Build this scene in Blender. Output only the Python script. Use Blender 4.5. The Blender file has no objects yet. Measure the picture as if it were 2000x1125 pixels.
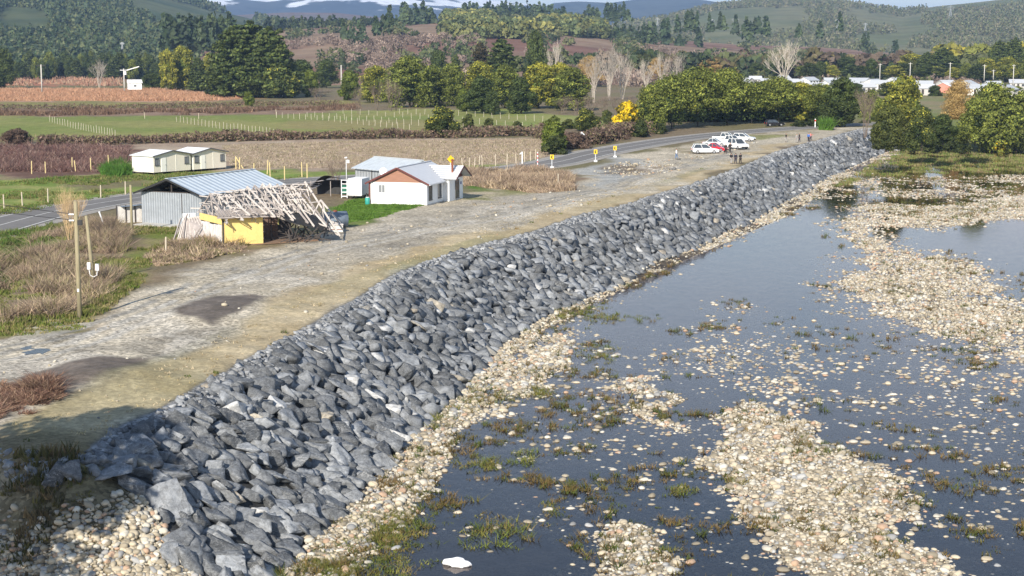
import bpy, bmesh, math, random
import numpy as np
from mathutils import Vector, Matrix, noise as mnoise
R = math.radians
random.seed(7)
rng = np.random.default_rng(11)
S = bpy.context.scene
C = S.collection

# ------------------------------------------------------------------ camera, sky, sun, exposure
F, CU, CV, HC = 3200.0, 1000.0, 562.5, 17.5
PITCH = math.atan(462.5 / F)
cP, sP = math.cos(PITCH), math.sin(PITCH)
cam = bpy.data.cameras.new('camera'); camo = bpy.data.objects.new('camera', cam); C.objects.link(camo)
camo.location = (0, 0, HC); camo.rotation_euler = (math.pi/2 - PITCH, 0, 0)
cam.sensor_width = 36; cam.lens = F/2000*36; cam.clip_start = 0.5; cam.clip_end = 80000
S.camera = camo
SUN_EL, SUN_DIR = R(28), Vector((-0.28, -0.96, 0)).normalized()      # SUN_DIR points towards the sun
W = bpy.data.worlds.new('World'); S.world = W; W.use_nodes = True
nt = W.node_tree; bg = nt.nodes['Background']
sky = nt.nodes.new('ShaderNodeTexSky'); sky.sky_type = 'NISHITA'; sky.sun_disc = False
sky.sun_elevation = SUN_EL; sky.sun_rotation = math.atan2(SUN_DIR.x, SUN_DIR.y)
sky.air_density = 1.0; sky.dust_density = 0.15; sky.ozone_density = 1.5
tc = nt.nodes.new('ShaderNodeTexCoord'); mp = nt.nodes.new('ShaderNodeMapping'); mp.inputs['Scale'].default_value = (1, 1, 3.2)
cn = nt.nodes.new('ShaderNodeTexNoise'); cn.inputs['Scale'].default_value = 2.3; cn.inputs['Detail'].default_value = 9; cn.inputs['Roughness'].default_value = 0.55
cr = nt.nodes.new('ShaderNodeValToRGB'); cr.color_ramp.elements[0].position = 0.40; cr.color_ramp.elements[1].position = 0.60
cmx = nt.nodes.new('ShaderNodeMixRGB'); cmx.inputs['Color2'].default_value = (8.5, 8.8, 9.4, 1)
nt.links.new(tc.outputs['Generated'], mp.inputs['Vector']); nt.links.new(mp.outputs[0], cn.inputs['Vector'])
nt.links.new(cn.outputs['Fac'], cr.inputs['Fac']); sx = nt.nodes.new('ShaderNodeSeparateXYZ'); nt.links.new(tc.outputs['Generated'], sx.inputs[0])
lo = nt.nodes.new('ShaderNodeMapRange'); lo.inputs['From Min'].default_value = .05; lo.inputs['From Max'].default_value = .26; lo.inputs['To Min'].default_value = 1; lo.inputs['To Max'].default_value = .12; nt.links.new(sx.outputs[2], lo.inputs['Value'])
lm = nt.nodes.new('ShaderNodeMath'); lm.operation = 'MULTIPLY'; nt.links.new(cr.outputs['Color'], lm.inputs[0]); nt.links.new(lo.outputs[0], lm.inputs[1])
nt.links.new(lm.outputs[0], cmx.inputs['Fac'])
nt.links.new(sky.outputs[0], cmx.inputs['Color1']); nt.links.new(cmx.outputs[0], bg.inputs['Color'])
bg.inputs['Strength'].default_value = 0.09
sl = bpy.data.lights.new('sun', 'SUN'); sl.energy = 4.6; sl.angle = R(0.53); sl.color = (1, 0.925, 0.81)
so = bpy.data.objects.new('sun', sl); C.objects.link(so)
sd = Vector((SUN_DIR.x*math.cos(SUN_EL), SUN_DIR.y*math.cos(SUN_EL), math.sin(SUN_EL)))
so.rotation_euler = sd.to_track_quat('Z', 'Y').to_euler()
S.render.engine = 'CYCLES'
S.view_settings.view_transform = 'Standard'; S.view_settings.look = 'None'
S.view_settings.exposure = 0.68; S.view_settings.gamma = 1
S.cycles.max_bounces = 5; S.cycles.diffuse_bounces = 2; S.cycles.glossy_bounces = 2
S.cycles.transparent_max_bounces = 6; S.cycles.transmission_bounces = 2; S.cycles.volume_bounces = 0

# ------------------------------------------------------------------ helpers
def at(u, v, z=0.0):
    """the place on level z that the photograph shows at (u, v)"""
    a, b = (u-CU)/F, (CV-v)/F
    t = (z-HC)/(-sP + b*cP)
    return (a*t, (cP + b*sP)*t, z)
def far(u, v, Y):
    a, b = (u-CU)/F, (CV-v)/F
    t = Y/(cP + b*sP)
    return (a*t, Y, HC + (-sP + b*cP)*t)
def pix(x, y, z):
    """numpy: plan position to photograph position"""
    dz = z-HC
    d = y*cP - dz*sP; h = y*sP + dz*cP
    return CU + F*x/d, CV - F*h/d
def _hash(ix, iy, s):
    h = (ix.astype(np.int64)*374761393 + iy.astype(np.int64)*668265263 + s*974634777) & 0xffffffff
    h = ((h ^ (h >> 13))*1274126177) & 0xffffffff
    return ((h ^ (h >> 16)) & 0xffff)/65535.0
def vnoise(x, y, s=0):
    ix, iy = np.floor(x), np.floor(y); fx, fy = x-ix, y-iy
    fx = fx*fx*(3-2*fx); fy = fy*fy*(3-2*fy)
    a, b, c, d = _hash(ix, iy, s), _hash(ix+1, iy, s), _hash(ix, iy+1, s), _hash(ix+1, iy+1, s)
    return (a*(1-fx)+b*fx)*(1-fy) + (c*(1-fx)+d*fx)*fy
def fbm(x, y, s=0, o=4):
    t, a, n = 0, 0.5, 0
    for i in range(o):
        t = t + a*vnoise(x*2**i, y*2**i, s+i*17); n += a; a *= 0.5
    return t/n
def sst(a, b, x):
    t = np.clip((x-a)/(b-a), 0, 1); return t*t*(3-2*t)
def seg_dist(px, py, P, closed=False):
    """distance to polyline, and signed side of the nearest segment (right of travel > 0)"""
    best = np.full(px.shape, 1e18); side = np.zeros(px.shape)
    n = len(P)
    for i in range(n if closed else n-1):
        ax, ay = P[i][:2]; bx, by = P[(i+1) % n][:2]
        dx, dy = bx-ax, by-ay; L = dx*dx+dy*dy+1e-12
        t = np.clip(((px-ax)*dx+(py-ay)*dy)/L, 0, 1)
        ex, ey = px-ax-t*dx, py-ay-t*dy; d = ex*ex+ey*ey
        m = d < best-1e-9
        best = np.where(m, d, best)
        side = np.where(m, (dy*(px-ax)-dx*(py-ay))/math.sqrt(L), side)
    return np.sqrt(best), side
def inside(px, py, P):
    r = np.zeros(px.shape, bool); n = len(P)
    for i in range(n):
        ax, ay = P[i][:2]; bx, by = P[(i+1) % n][:2]
        if ay == by: continue
        r ^= ((ay > py) != (by > py)) & (px < (bx-ax)*(py-ay)/(by-ay)+ax)
    return r
def polymask(px, py, P, soft):
    d, _ = seg_dist(px, py, P, True)
    d = np.where(inside(px, py, P), d, -d)
    return sst(-soft, soft, d)
def plan(pp, z=0.0): return [at(u, v, z) for u, v in pp]

def nmesh(name, V, Fc, mat, parent=None, col=None, smooth=False, dom='FACE', link=True):
    """one mesh object from numpy verts and equal-sided faces, with a colour attribute"""
    V = np.asarray(V, np.float32); Fc = np.asarray(Fc, np.int32); k = Fc.shape[1]; m = len(Fc)
    me = bpy.data.meshes.new(name)
    me.vertices.add(len(V)); me.vertices.foreach_set('co', V.ravel())
    me.loops.add(m*k); me.loops.foreach_set('vertex_index', Fc.ravel())
    me.polygons.add(m); me.polygons.foreach_set('loop_start', np.arange(0, m*k, k, dtype=np.int32))
    me.update(calc_edges=True)
    if smooth: me.polygons.foreach_set('use_smooth', np.ones(m, bool))
    if col is not None:
        col = np.asarray(col, np.float32)
        if col.shape[1] == 3: col = np.concatenate([col, np.ones((len(col), 1), np.float32)], 1)
        at_ = me.attributes.new('col', 'FLOAT_COLOR', dom); at_.data.foreach_set('color', col.ravel())
    me.materials.append(mat)
    if not link: return me
    return link_mesh(name, me, parent)
def link_mesh(name, me, parent=None):
    o = bpy.data.objects.new(name, me); C.objects.link(o)
    if parent: o.parent = parent
    return o
def tag(o, label, cat, group=None, kind=None):
    o['label'] = label; o['category'] = cat
    if group: o['group'] = group
    if kind: o['kind'] = kind
    return o
def thing(name, label, cat, loc=(0, 0, 0), rotz=0, group=None, scale=None):
    o = bpy.data.objects.new(name, None); C.objects.link(o)
    o.location = loc; o.rotation_euler = (0, 0, rotz); o.empty_display_size = 0.3
    if scale: o.scale = scale
    return tag(o, label, cat, group)
class MB:
    def __init__(s): s.v, s.f = [], []
    def add(s, vs, fs):
        b = len(s.v); s.v += [tuple(p) for p in vs]; s.f += [tuple(i+b for i in f) for f in fs]; return s
    def box(s, c, d, rz=0, M=None, bev=0):
        x, y, z = d[0]/2, d[1]/2, d[2]/2
        vs = [Vector((sx*x, sy*y, sz*z)) for sz in (-1, 1) for sy in (-1, 1) for sx in (-1, 1)]
        rm = M or Matrix.Rotation(rz, 3, 'Z')
        return s.add([rm @ p + Vector(c) for p in vs], [(0,2,3,1),(4,5,7,6),(0,1,5,4),(2,6,7,3),(0,4,6,2),(1,3,7,5)])
    def beam(s, a, b, w, h=None, up=(0, 0, 1)):
        a, b = Vector(a), Vector(b); d = (b-a); L = d.length; d = d/L
        u = Vector(up); sx = d.cross(u)
        if sx.length < 1e-4: sx = d.cross(Vector((1, 0, 0)))
        sx.normalize(); uu = sx.cross(d)
        M = Matrix((d, sx, uu)).transposed()
        return s.box((a+b)/2, (L, w, h or w), M=M)
    def tube(s, pts, rad, n=8, cap=True):
        pts = [Vector(p) for p in pts]; base = len(s.v); m = len(pts)
        for i, p in enumerate(pts):
            d = (pts[min(i+1, m-1)]-pts[max(i-1, 0)]).normalized()
            a = d.orthogonal().normalized() if i == 0 else (a - d*a.dot(d)).normalized()
            b = d.cross(a); r = rad[i] if hasattr(rad, '__len__') else rad
            for k in range(n):
                t = 2*math.pi*k/n; s.v.append(tuple(p + (a*math.cos(t)+b*math.sin(t))*r))
        for i in range(m-1):
            for k in range(n):
                k2 = (k+1) % n; s.f.append((base+i*n+k, base+i*n+k2, base+(i+1)*n+k2, base+(i+1)*n+k))
        if cap:
            s.f.append(tuple(base+k for k in range(n))[::-1]); s.f.append(tuple(base+(m-1)*n+k for k in range(n)))
        return s
    def prism(s, poly, a, b, axis='y'):
        """extrude a 2-D outline (list of (p, q)) from a to b along axis"""
        n = len(poly)
        def P(p, q, t): return (p, t, q) if axis == 'y' else ((t, p, q) if axis == 'x' else (p, q, t))
        return s.add([P(p, q, a) for p, q in poly]+[P(p, q, b) for p, q in poly],
                     [tuple(range(n)), tuple(range(2*n-1, n-1, -1))]+[(i, i+n, (i+1) % n+n, (i+1) % n) for i in range(n)])
    def build(s, name, mat, parent=None, smooth=False, bevel=0):
        me = bpy.data.meshes.new(name); me.from_pydata(s.v, [], s.f); me.materials.append(mat)
        bm = bmesh.new(); bm.from_mesh(me); bmesh.ops.recalc_face_normals(bm, faces=bm.faces)
        if bevel: bmesh.ops.bevel(bm, geom=bm.edges[:], offset=bevel, segments=2, profile=0.6, affect='EDGES')
        bm.to_mesh(me); bm.free()
        if smooth:
            for p in me.polygons: p.use_smooth = True
        return link_mesh(name, me, parent)
def kids(o): return list(o.children)
def copy_tree(o, parent=None):
    c = o.copy(); C.objects.link(c)
    if parent: c.parent = parent
    for ch in kids(o): copy_tree(ch, c)
    return c

# ------------------------------------------------------------------ materials
MATS = {}
def mat(name, col=(.5, .5, .5), rough=.7, metal=0, var=.12, vscale=3, bump=0, bscale=20, spec=.5, col2=None, streak=None, attr=False, transl=0, coat=0):
    """Principled paint, wood, metal ... with a noise that varies the colour and a bump"""
    if name in MATS: return MATS[name]
    m = bpy.data.materials.new(name); m.use_nodes = True; n = m.node_tree.nodes; l = m.node_tree.links
    b = n['Principled BSDF']; b.inputs['Roughness'].default_value = rough; b.inputs['Metallic'].default_value = metal
    b.inputs['Specular IOR Level'].default_value = spec
    if coat: b.inputs['Coat Weight'].default_value = coat
    tcn = n.new('ShaderNodeTexCoord'); src = tcn.outputs['Object']
    if streak:
        mpn = n.new('ShaderNodeMapping'); mpn.inputs['Scale'].default_value = streak; l.new(src, mpn.inputs['Vector']); src = mpn.outputs[0]
    nz = n.new('ShaderNodeTexNoise'); nz.inputs['Scale'].default_value = vscale; nz.inputs['Detail'].default_value = 7; nz.inputs['Roughness'].default_value = .65
    l.new(src, nz.inputs['Vector'])
    rp = n.new('ShaderNodeMapRange'); rp.inputs['From Min'].default_value = .3; rp.inputs['From Max'].default_value = .7
    l.new(nz.outputs['Fac'], rp.inputs['Value'])
    if attr:
        a = n.new('ShaderNodeAttribute'); a.attribute_name = 'col'
        rp.inputs['To Min'].default_value = 1-var; rp.inputs['To Max'].default_value = 1+var
        mx = n.new('ShaderNodeVectorMath'); mx.operation = 'SCALE'; l.new(a.outputs['Color'], mx.inputs[0]); l.new(rp.outputs[0], mx.inputs['Scale'])
        out = mx.outputs[0]
    else:
        mx = n.new('ShaderNodeMixRGB'); l.new(rp.outputs[0], mx.inputs['Fac'])
        c2 = col2 or tuple(c*(1+var) for c in col)
        c1 = col if col2 else tuple(c*(1-var) for c in col)
        mx.inputs['Color1'].default_value = (*c1, 1); mx.inputs['Color2'].default_value = (*c2, 1); out = mx.outputs[0]
    l.new(out, b.inputs['Base Color'])
    if bump:
        bn = n.new('ShaderNodeTexNoise'); bn.inputs['Scale'].default_value = bscale; bn.inputs['Detail'].default_value = 6; l.new(src, bn.inputs['Vector'])
        bp = n.new('ShaderNodeBump'); bp.inputs['Strength'].default_value = bump; bp.inputs['Distance'].default_value = .1
        l.new(bn.outputs['Fac'], bp.inputs['Height']); l.new(bp.outputs[0], b.inputs['Normal'])
    if transl:
        t = n.new('ShaderNodeBsdfTranslucent'); l.new(out, t.inputs['Color']); ms = n.new('ShaderNodeMixShader'); ms.inputs[0].default_value = transl
        l.new(b.outputs[0], ms.inputs[1]); l.new(t.outputs[0], ms.inputs[2]); l.new(ms.outputs[0], n['Material Output'].inputs['Surface'])
    MATS[name] = m; return m
M_leaf = mat('leaves', rough=.6, spec=.25, var=.18, vscale=.5, attr=True, transl=.22)
M_grass = mat('grass_blades', rough=.75, spec=.2, var=.2, vscale=.6, attr=True, transl=.2)
M_bark = mat('bark', (.10, .08, .06), .9, var=.3, vscale=4, bump=.3)
M_palebark = mat('pale_bark', (.42, .37, .31), .85, var=.2, vscale=2)
M_orangebark = mat('orange_twigs', (.36, .20, .07), .85, var=.25, vscale=1)
M_twig = mat('bare_twigs', (.17, .13, .10), .9, var=.25, vscale=1)
M_post = mat('weathered_post_wood', (.50, .43, .33), .9, var=.2, vscale=3, streak=(8, 8, 1))
M_pole = mat('pole_wood', (.30, .26, .16), .9, var=.25, vscale=3, streak=(6, 6, .5), bump=.2)
M_white = mat('white_paint_wall', (.86, .86, .84), .75, var=.03, vscale=1.2, bump=.04, bscale=12)
M_cream = mat('cream_panel', (.76, .70, .58), .6, var=.03, vscale=1.2)
M_litside_trim = mat('lit_side_and_trim_panel', (.86, .84, .76), .6, var=.03, vscale=1.2)  # sunlit end wall painted paler than the front; door and strips share it
M_whiteroof = mat('white_metal_roof', (.86, .86, .86), .45, var=.03)
M_glass = mat('window_glass', (.05, .06, .07), .08, var=.3, vscale=1.5, spec=.9)
M_frame = mat('dark_window_frame', (.10, .10, .10), .5)
M_wframe = mat('white_window_frame', (.75, .75, .74), .5, var=.03)
M_blind = mat('grey_blind', (.20, .21, .22), .6, var=.12, vscale=6)
M_maroon = mat('maroon_fascia', (.12, .03, .025), .6, var=.15)
M_orwood = mat('varnished_gable_boards', (.31, .155, .10), .6, var=.18, vscale=2, streak=(.6, 1, 9))
M_roofgrey = mat('pale_grey_roof_sheet', (.55, .56, .58), .5, var=.05, vscale=.8)
M_rust = mat('rusty_steel', (.22, .07, .035), .85, var=.4, vscale=5)
M_darkwood = mat('dark_timber', (.06, .05, .045), .9, var=.3, vscale=2, streak=(6, 6, .6))
M_greywood = mat('bleached_timber', (.58, .53, .49), .9, var=.2, vscale=2.5, bump=.15)
M_greywood2 = mat('grey_weathered_timber', (.36, .32, .30), .9, var=.25, vscale=2.5, bump=.15)
M_yellow = mat('yellow_plaster', (.84, .62, .22), .8, var=.12, vscale=1.6, bump=.1)
M_concrete = mat('concrete', (.50, .48, .44), .9, var=.12, vscale=2, bump=.1)
M_black = mat('black_tarp', (.02, .02, .02), .6, var=.3)
M_dark = mat('black_rubber', (.02, .02, .02), .8)
M_asphalt = mat('asphalt', (.175, .163, .152), .9, var=.16, vscale=.25, bump=.1, bscale=30)
M_mark = mat('road_paint', (.72, .71, .66), .7, var=.2, vscale=2)
M_signy = mat('yellow_sign_sheet', (.85, .55, .02), .45, var=.04)
M_signw = mat('grey_sign_back', (.62, .64, .66), .45, var=.06)
M_black2 = mat('black_sign_print', (.02, .02, .02), .5)
M_carwhite = mat('white_car_paint', (.82, .82, .82), .25, var=.02, coat=.6)
M_carred = mat('red_car_paint', (.62, .02, .04), .25, var=.05, coat=.6)
M_carsilver = mat('silver_car_paint', (.62, .64, .66), .25, metal=.3, var=.03, coat=.6)
M_cardark = mat('black_car_paint', (.015, .015, .018), .2, var=.05, coat=.6)
M_redlight = mat('red_lamp_lens', (.5, .01, .01), .2)
M_lamp = mat('clear_lamp_lens', (.7, .7, .68), .1)
M_rim = mat('alloy_rim', (.5, .5, .52), .3, metal=.7)
M_teal = mat('teal_plastic', (.03, .32, .26), .5)
M_green = mat('green_cloth', (.02, .13, .08), .8)
M_bluegrey = mat('faded_blue_steel', (.16, .20, .25), .55, var=.25, vscale=2)
M_plastic = mat('white_plastic', (.82, .82, .82), .4, var=.04)
M_skin = mat('skin', (.42, .24, .16), .55, var=.05)
M_hair = mat('dark_hair', (.02, .015, .012), .6)
def corrugated(name, col, pitch, axis=0, var=.15, rough=.4, metal=.5):
    """metal sheet whose ribs are a real bump across one axis"""
    if name in MATS: return MATS[name]
    m = mat(name, col, rough, metal=metal, var=var, vscale=1.3); n = m.node_tree.nodes; l = m.node_tree.links
    tcn = n.new('ShaderNodeTexCoord'); sp = n.new('ShaderNodeSeparateXYZ'); l.new(tcn.outputs['Object'], sp.inputs[0])
    mu = n.new('ShaderNodeMath'); mu.operation = 'MULTIPLY'; mu.inputs[1].default_value = 2*math.pi/pitch; l.new(sp.outputs[axis], mu.inputs[0])
    si = n.new('ShaderNodeMath'); si.operation = 'SINE'; l.new(mu.outputs[0], si.inputs[0])
    bp = n.new('ShaderNodeBump'); bp.inputs['Strength'].default_value = .8; bp.inputs['Distance'].default_value = .04
    l.new(si.outputs[0], bp.inputs['Height']); l.new(bp.outputs[0], n['Principled BSDF'].inputs['Normal'])
    return m
M_corrx = corrugated('corrugated_steel_front', (.36, .39, .42), .30, 0, metal=.3)
M_corry = corrugated('corrugated_steel_side', (.36, .39, .42), .30, 1, metal=.3)
M_corroof = corrugated('corrugated_steel_roof', (.60, .66, .70), .90, 1, var=.08, metal=.15)
M_corroof2 = corrugated('old_steel_roof', (.60, .64, .66), .80, 0, var=.12, metal=.15)
M_corroofw = corrugated('ribbed_white_roof', (.62, .63, .65), .45, 1, var=.04, metal=0)

def stone_mat(name, veins, rough=.85, var=.35, vscale=1.6):
    m = bpy.data.materials.new(name); m.use_nodes = True; n = m.node_tree.nodes; l = m.node_tree.links; b = n['Principled BSDF']
    b.inputs['Roughness'].default_value = rough; b.inputs['Specular IOR Level'].default_value = .35
    a = n.new('ShaderNodeAttribute'); a.attribute_name = 'col'
    g = n.new('ShaderNodeNewGeometry')
    nz = n.new('ShaderNodeTexNoise'); nz.inputs['Scale'].default_value = vscale; nz.inputs['Detail'].default_value = 11; nz.inputs['Roughness'].default_value = .78; nz.inputs['Distortion'].default_value = .5 if veins else 0
    l.new(g.outputs['Position'], nz.inputs['Vector'])
    rp = n.new('ShaderNodeMapRange'); rp.inputs['From Min'].default_value = .3; rp.inputs['From Max'].default_value = .7; rp.inputs['To Min'].default_value = 1-var; rp.inputs['To Max'].default_value = 1+var*(1.5 if veins else 1)
    l.new(nz.outputs['Fac'], rp.inputs['Value'])
    sc = n.new('ShaderNodeVectorMath'); sc.operation = 'SCALE'; l.new(a.outputs['Color'], sc.inputs[0]); l.new(rp.outputs[0], sc.inputs['Scale'])
    out = sc.outputs[0]
    if veins:                                                   # quartz veins: thin bands of a stretched, warped noise
        mp_ = n.new('ShaderNodeMapping'); mp_.inputs['Scale'].default_value = (1.4, .8, 2.4); mp_.inputs['Rotation'].default_value = (.5, .7, .6); l.new(g.outputs['Position'], mp_.inputs['Vector'])
        vn = n.new('ShaderNodeTexNoise'); vn.inputs['Scale'].default_value = 1.1; vn.inputs['Detail'].default_value = 5; vn.inputs['Distortion'].default_value = 1.2; l.new(mp_.outputs[0], vn.inputs['Vector'])
        ab = n.new('ShaderNodeMath'); ab.operation = 'SUBTRACT'; ab.inputs[1].default_value = .5; l.new(vn.outputs['Fac'], ab.inputs[0])
        a2 = n.new('ShaderNodeMath'); a2.operation = 'ABSOLUTE'; l.new(ab.outputs[0], a2.inputs[0])
        mr = n.new('ShaderNodeMapRange'); mr.inputs['From Min'].default_value = .0; mr.inputs['From Max'].default_value = .022; mr.inputs['To Min'].default_value = .5; mr.inputs['To Max'].default_value = 0; l.new(a2.outputs[0], mr.inputs['Value'])
        pn = n.new('ShaderNodeTexNoise'); pn.inputs['Scale'].default_value = .55; pn.inputs['Detail'].default_value = 3; l.new(g.outputs['Position'], pn.inputs['Vector'])
        pr = n.new('ShaderNodeMapRange'); pr.inputs['From Min'].default_value = .52; pr.inputs['From Max'].default_value = .62; l.new(pn.outputs['Fac'], pr.inputs['Value'])
        mm = n.new('ShaderNodeMath'); mm.operation = 'MULTIPLY'; l.new(mr.outputs[0], mm.inputs[0]); l.new(pr.outputs[0], mm.inputs[1])
        vx = n.new('ShaderNodeMixRGB'); vx.inputs['Color2'].default_value = (.55, .55, .54, 1); l.new(mm.outputs[0], vx.inputs['Fac']); l.new(out, vx.inputs['Color1']); out = vx.outputs[0]
    if veins:                                                   # foliation: fine pale and dark streaks
        m3 = n.new('ShaderNodeMapping'); m3.inputs['Scale'].default_value = (2.2, 1.0, 5.5); m3.inputs['Rotation'].default_value = (.9, .4, 1.1); l.new(g.outputs['Position'], m3.inputs['Vector'])
        sn = n.new('ShaderNodeTexNoise'); sn.inputs['Scale'].default_value = 3.2; sn.inputs['Detail'].default_value = 8; sn.inputs['Roughness'].default_value = .7; sn.inputs['Distortion'].default_value = 1.5; l.new(m3.outputs[0], sn.inputs['Vector'])
        sr = n.new('ShaderNodeMapRange'); sr.inputs['From Min'].default_value = .52; sr.inputs['From Max'].default_value = .66; sr.inputs['To Max'].default_value = .6; l.new(sn.outputs['Fac'], sr.inputs['Value'])
        sx_ = n.new('ShaderNodeMixRGB'); sx_.inputs['Color2'].default_value = (.34, .35, .355, 1); l.new(sr.outputs[0], sx_.inputs['Fac']); l.new(out, sx_.inputs['Color1']); out = sx_.outputs[0]
    l.new(out, b.inputs['Base Color'])
    bn = n.new('ShaderNodeTexNoise'); bn.inputs['Scale'].default_value = 5; bn.inputs['Detail'].default_value = 8; bn.inputs['Roughness'].default_value = .65; l.new(g.outputs['Position'], bn.inputs['Vector'])
    bp = n.new('ShaderNodeBump'); bp.inputs['Strength'].default_value = .7 if veins else .25; bp.inputs['Distance'].default_value = .06 if veins else .05
    l.new(bn.outputs['Fac'], bp.inputs['Height']); l.new(bp.outputs[0], b.inputs['Normal'])
    return m
M_rock = stone_mat('quarried_rock', True, var=.62, vscale=2.6)
M_cobble = stone_mat('river_cobble', False, .75, .16, 5)

# ------------------------------------------------------------------ ground shape
CREST_PX = [(134, 890), (184, 866), (228, 832), (303, 802), (360, 769), (424, 731), (500, 687), (597, 637), (695, 583), (750, 546), (825, 512), (906, 485), (1036, 453), (1139, 418), (1223, 399), (1282, 379), (1376, 352), (1451, 324), (1516, 296), (1581, 278), (1640, 262), (1678, 252)]
CREST = plan(CREST_PX)
TOE = plan([(690, 985), (730, 940), (830, 832), (940, 715), (1040, 645), (1150, 581), (1250, 540), (1474, 418), (1555, 384), (1633, 347), (1727, 296)], -5.0)
EDGE = [(-400, 95, 0), (-60, 77, 0), (-25, 72.5, 0)] + CREST + [(92, 388, 0), (125, 425, 0), (300, 500, 0), (900, 640, 0), (4000, 900, 0)]
ROAD_PX = [(-260, 520), (0, 440), (140, 406), (280, 385), (420, 366), (541, 356), (640, 351), (770, 343), (905, 337), (1000, 330), (1055, 323), (1100, 315), (1145, 303), (1200, 292), (1300, 275), (1400, 263), (1500, 254), (1590, 248), (1700, 242), (1840, 236)]
ROAD = [Vector(at(*p)) for p in ROAD_PX]
def smooth_line(P, k=6):
    out = []
    for i in range(len(P)-1):
        p0, p1, p2, p3 = P[max(i-1, 0)], P[i], P[i+1], P[min(i+2, len(P)-1)]
        for j in range(k):
            t = j/k
            out.append(.5*((2*p1)+(p2-p0)*t+(2*p0-5*p1+4*p2-p3)*t*t+(3*p1-p0-3*p2+p3)*t**3))
    return out+[P[-1]]
ROADS = smooth_line(ROAD)
for _ in range(8): ROADS = [ROADS[0]]+[(ROADS[i-1]+ROADS[i]*2+ROADS[i+1])/4 for i in range(1, len(ROADS)-1)]+[ROADS[-1]]
# gravel bars of the river: outline in the photograph, density 0..1
WZ = -5.0
BARS = [([(600, 1125), (650, 1040), (745, 925), (885, 775), (955, 695), (1080, 640), (1180, 645), (1165, 700), (1090, 765), (1000, 800), (905, 850), (850, 905), (800, 965), (715, 1015), (640, 1125)], .95),
        ([(1355, 850), (1390, 790), (1480, 770), (1620, 820), (1730, 910), (1835, 1020), (1910, 1125), (1940, 1250), (1600, 1300), (1480, 1125), (1400, 1020), (1365, 920)], 1.0),
        ([(1115, 1090), (1160, 1020), (1290, 1030), (1360, 1125), (1390, 1250), (1090, 1250)], 1.0),
        ([(1190, 760), (1260, 700), (1345, 770), (1330, 850), (1240, 840)], .85), ([(1360, 605), (1440, 578), (1500, 590), (1480, 640), (1400, 640)], .7), ([(1400, 770), (1560, 690), (1680, 760), (1580, 830), (1420, 815)], .62), ([(1020, 820), (1180, 760), (1300, 860), (1200, 930), (1020, 900)], .6), ([(1640, 470), (1880, 500), (2100, 610), (2100, 760), (1860, 690), (1700, 620), (1600, 560)], .78),
        ([(1215, 760), (1280, 725), (1330, 790), (1300, 830), (1240, 810)], .65),
        ([(1600, 440), (1700, 390), (1850, 400), (2000, 370), (2100, 380), (2100, 420), (1900, 440), (1720, 455), (1880, 530), (2000, 620), (2100, 700), (2100, 790), (1850, 665), (1700, 590), (1580, 560), (1650, 500)], .8),
        ([(1660, 352), (1800, 345), (2100, 342), (2100, 380), (1780, 395), (1640, 380), (1580, 400), (1500, 420), (1600, 365)], .6),
        ([(1380, 600), (1460, 590), (1560, 620), (1700, 640), (1800, 720), (1700, 760), (1560, 690), (1430, 650)], .6),
        ([(1430, 740), (1560, 700), (1650, 770), (1560, 820), (1440, 800)], .65),
        ([(1850, 860), (1960, 800), (2100, 830), (2100, 1000), (1900, 960)], .33),
        ([(900, 740), (1200, 660), (1380, 760), (1420, 1000), (1200, 1050), (880, 1000)], .55),
        ([(1300, 640), (2100, 560), (2100, 1125), (1850, 1050), (1600, 800), (1350, 830)], .6),
        ([(560, 1125), (700, 960), (900, 770), (1050, 640), (1250, 545), (1480, 428), (1600, 366), (1730, 296), (1745, 300), (1620, 372), (1490, 440), (1260, 555), (1070, 655), (920, 780), (720, 980), (590, 1135)], .85)]
POOL = [(1180, 700), (1090, 615), (1270, 545), (1490, 440), (1590, 420), (1620, 440), (1640, 500), (1560, 590), (1400, 595), (1320, 660), (1230, 720)]
BARS_P = [(plan(p, WZ), d) for p, d in BARS]; POOL_P = plan(POOL, WZ)
def bardens(x, y):
    wx = x + (fbm(x*.2, y*.2, 3, 5)-.5)*6; wy = y + (fbm(x*.2, y*.2, 9, 5)-.5)*11
    d = np.zeros(x.shape)
    for P, k in BARS_P:
        d = np.maximum(d, k*polymask(wx, wy, P, (2.4 if len(P) < 7 else 3.6) if k >= .6 else 5))
    d = d*(1-.93*polymask(wx, wy, POOL_P, 3))
    o = edge_dist(x, y)-slope_w(x, y)                              # a belt of cobbles along the toe of the boulders
    bw = np.interp(y, [70, 115, 150, 200, 300], [3.4, 2.8, .35, .25, .6])*(.1+1.6*fbm(x*.2, y*.2, 15, 3))
    return np.maximum(d, .95*sst(-.6, .3, o)*sst(1.25, .6, o/bw)*(y < 380))
def edge_dist(x, y):
    d, _ = seg_dist(x, y, EDGE)
    return np.where(inside(x, y, EDGE+[(4000, 60000, 0), (-60000, 60000, 0), (-60000, 95, 0)]), -d, d)
def slope_w(x, y):
    return np.where((x < -19) & (y < 90), 7.0, np.interp(y, TOE_Y, TOE_W)) + 22*sst(378, 410, y)
_td, _ = seg_dist(np.array([t[0] for t in TOE]), np.array([t[1] for t in TOE]), CREST)
TOE_Y = np.array([t[1] for t in TOE]); TOE_W = np.convolve(np.pad(_td, 1, 'edge'), [.25, .5, .25], 'valid')
DITCH = plan([(-30, 590), (10, 555), (25, 505), (55, 465)])
MOUNDS = [(at(435, 604), 5.5, 9, .30), (at(190, 728), 4.0, 7.5, .42), (at(240, 742), 4.2, 3.2, .3), (at(50, 770), 3.5, 4, .35)]
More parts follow.
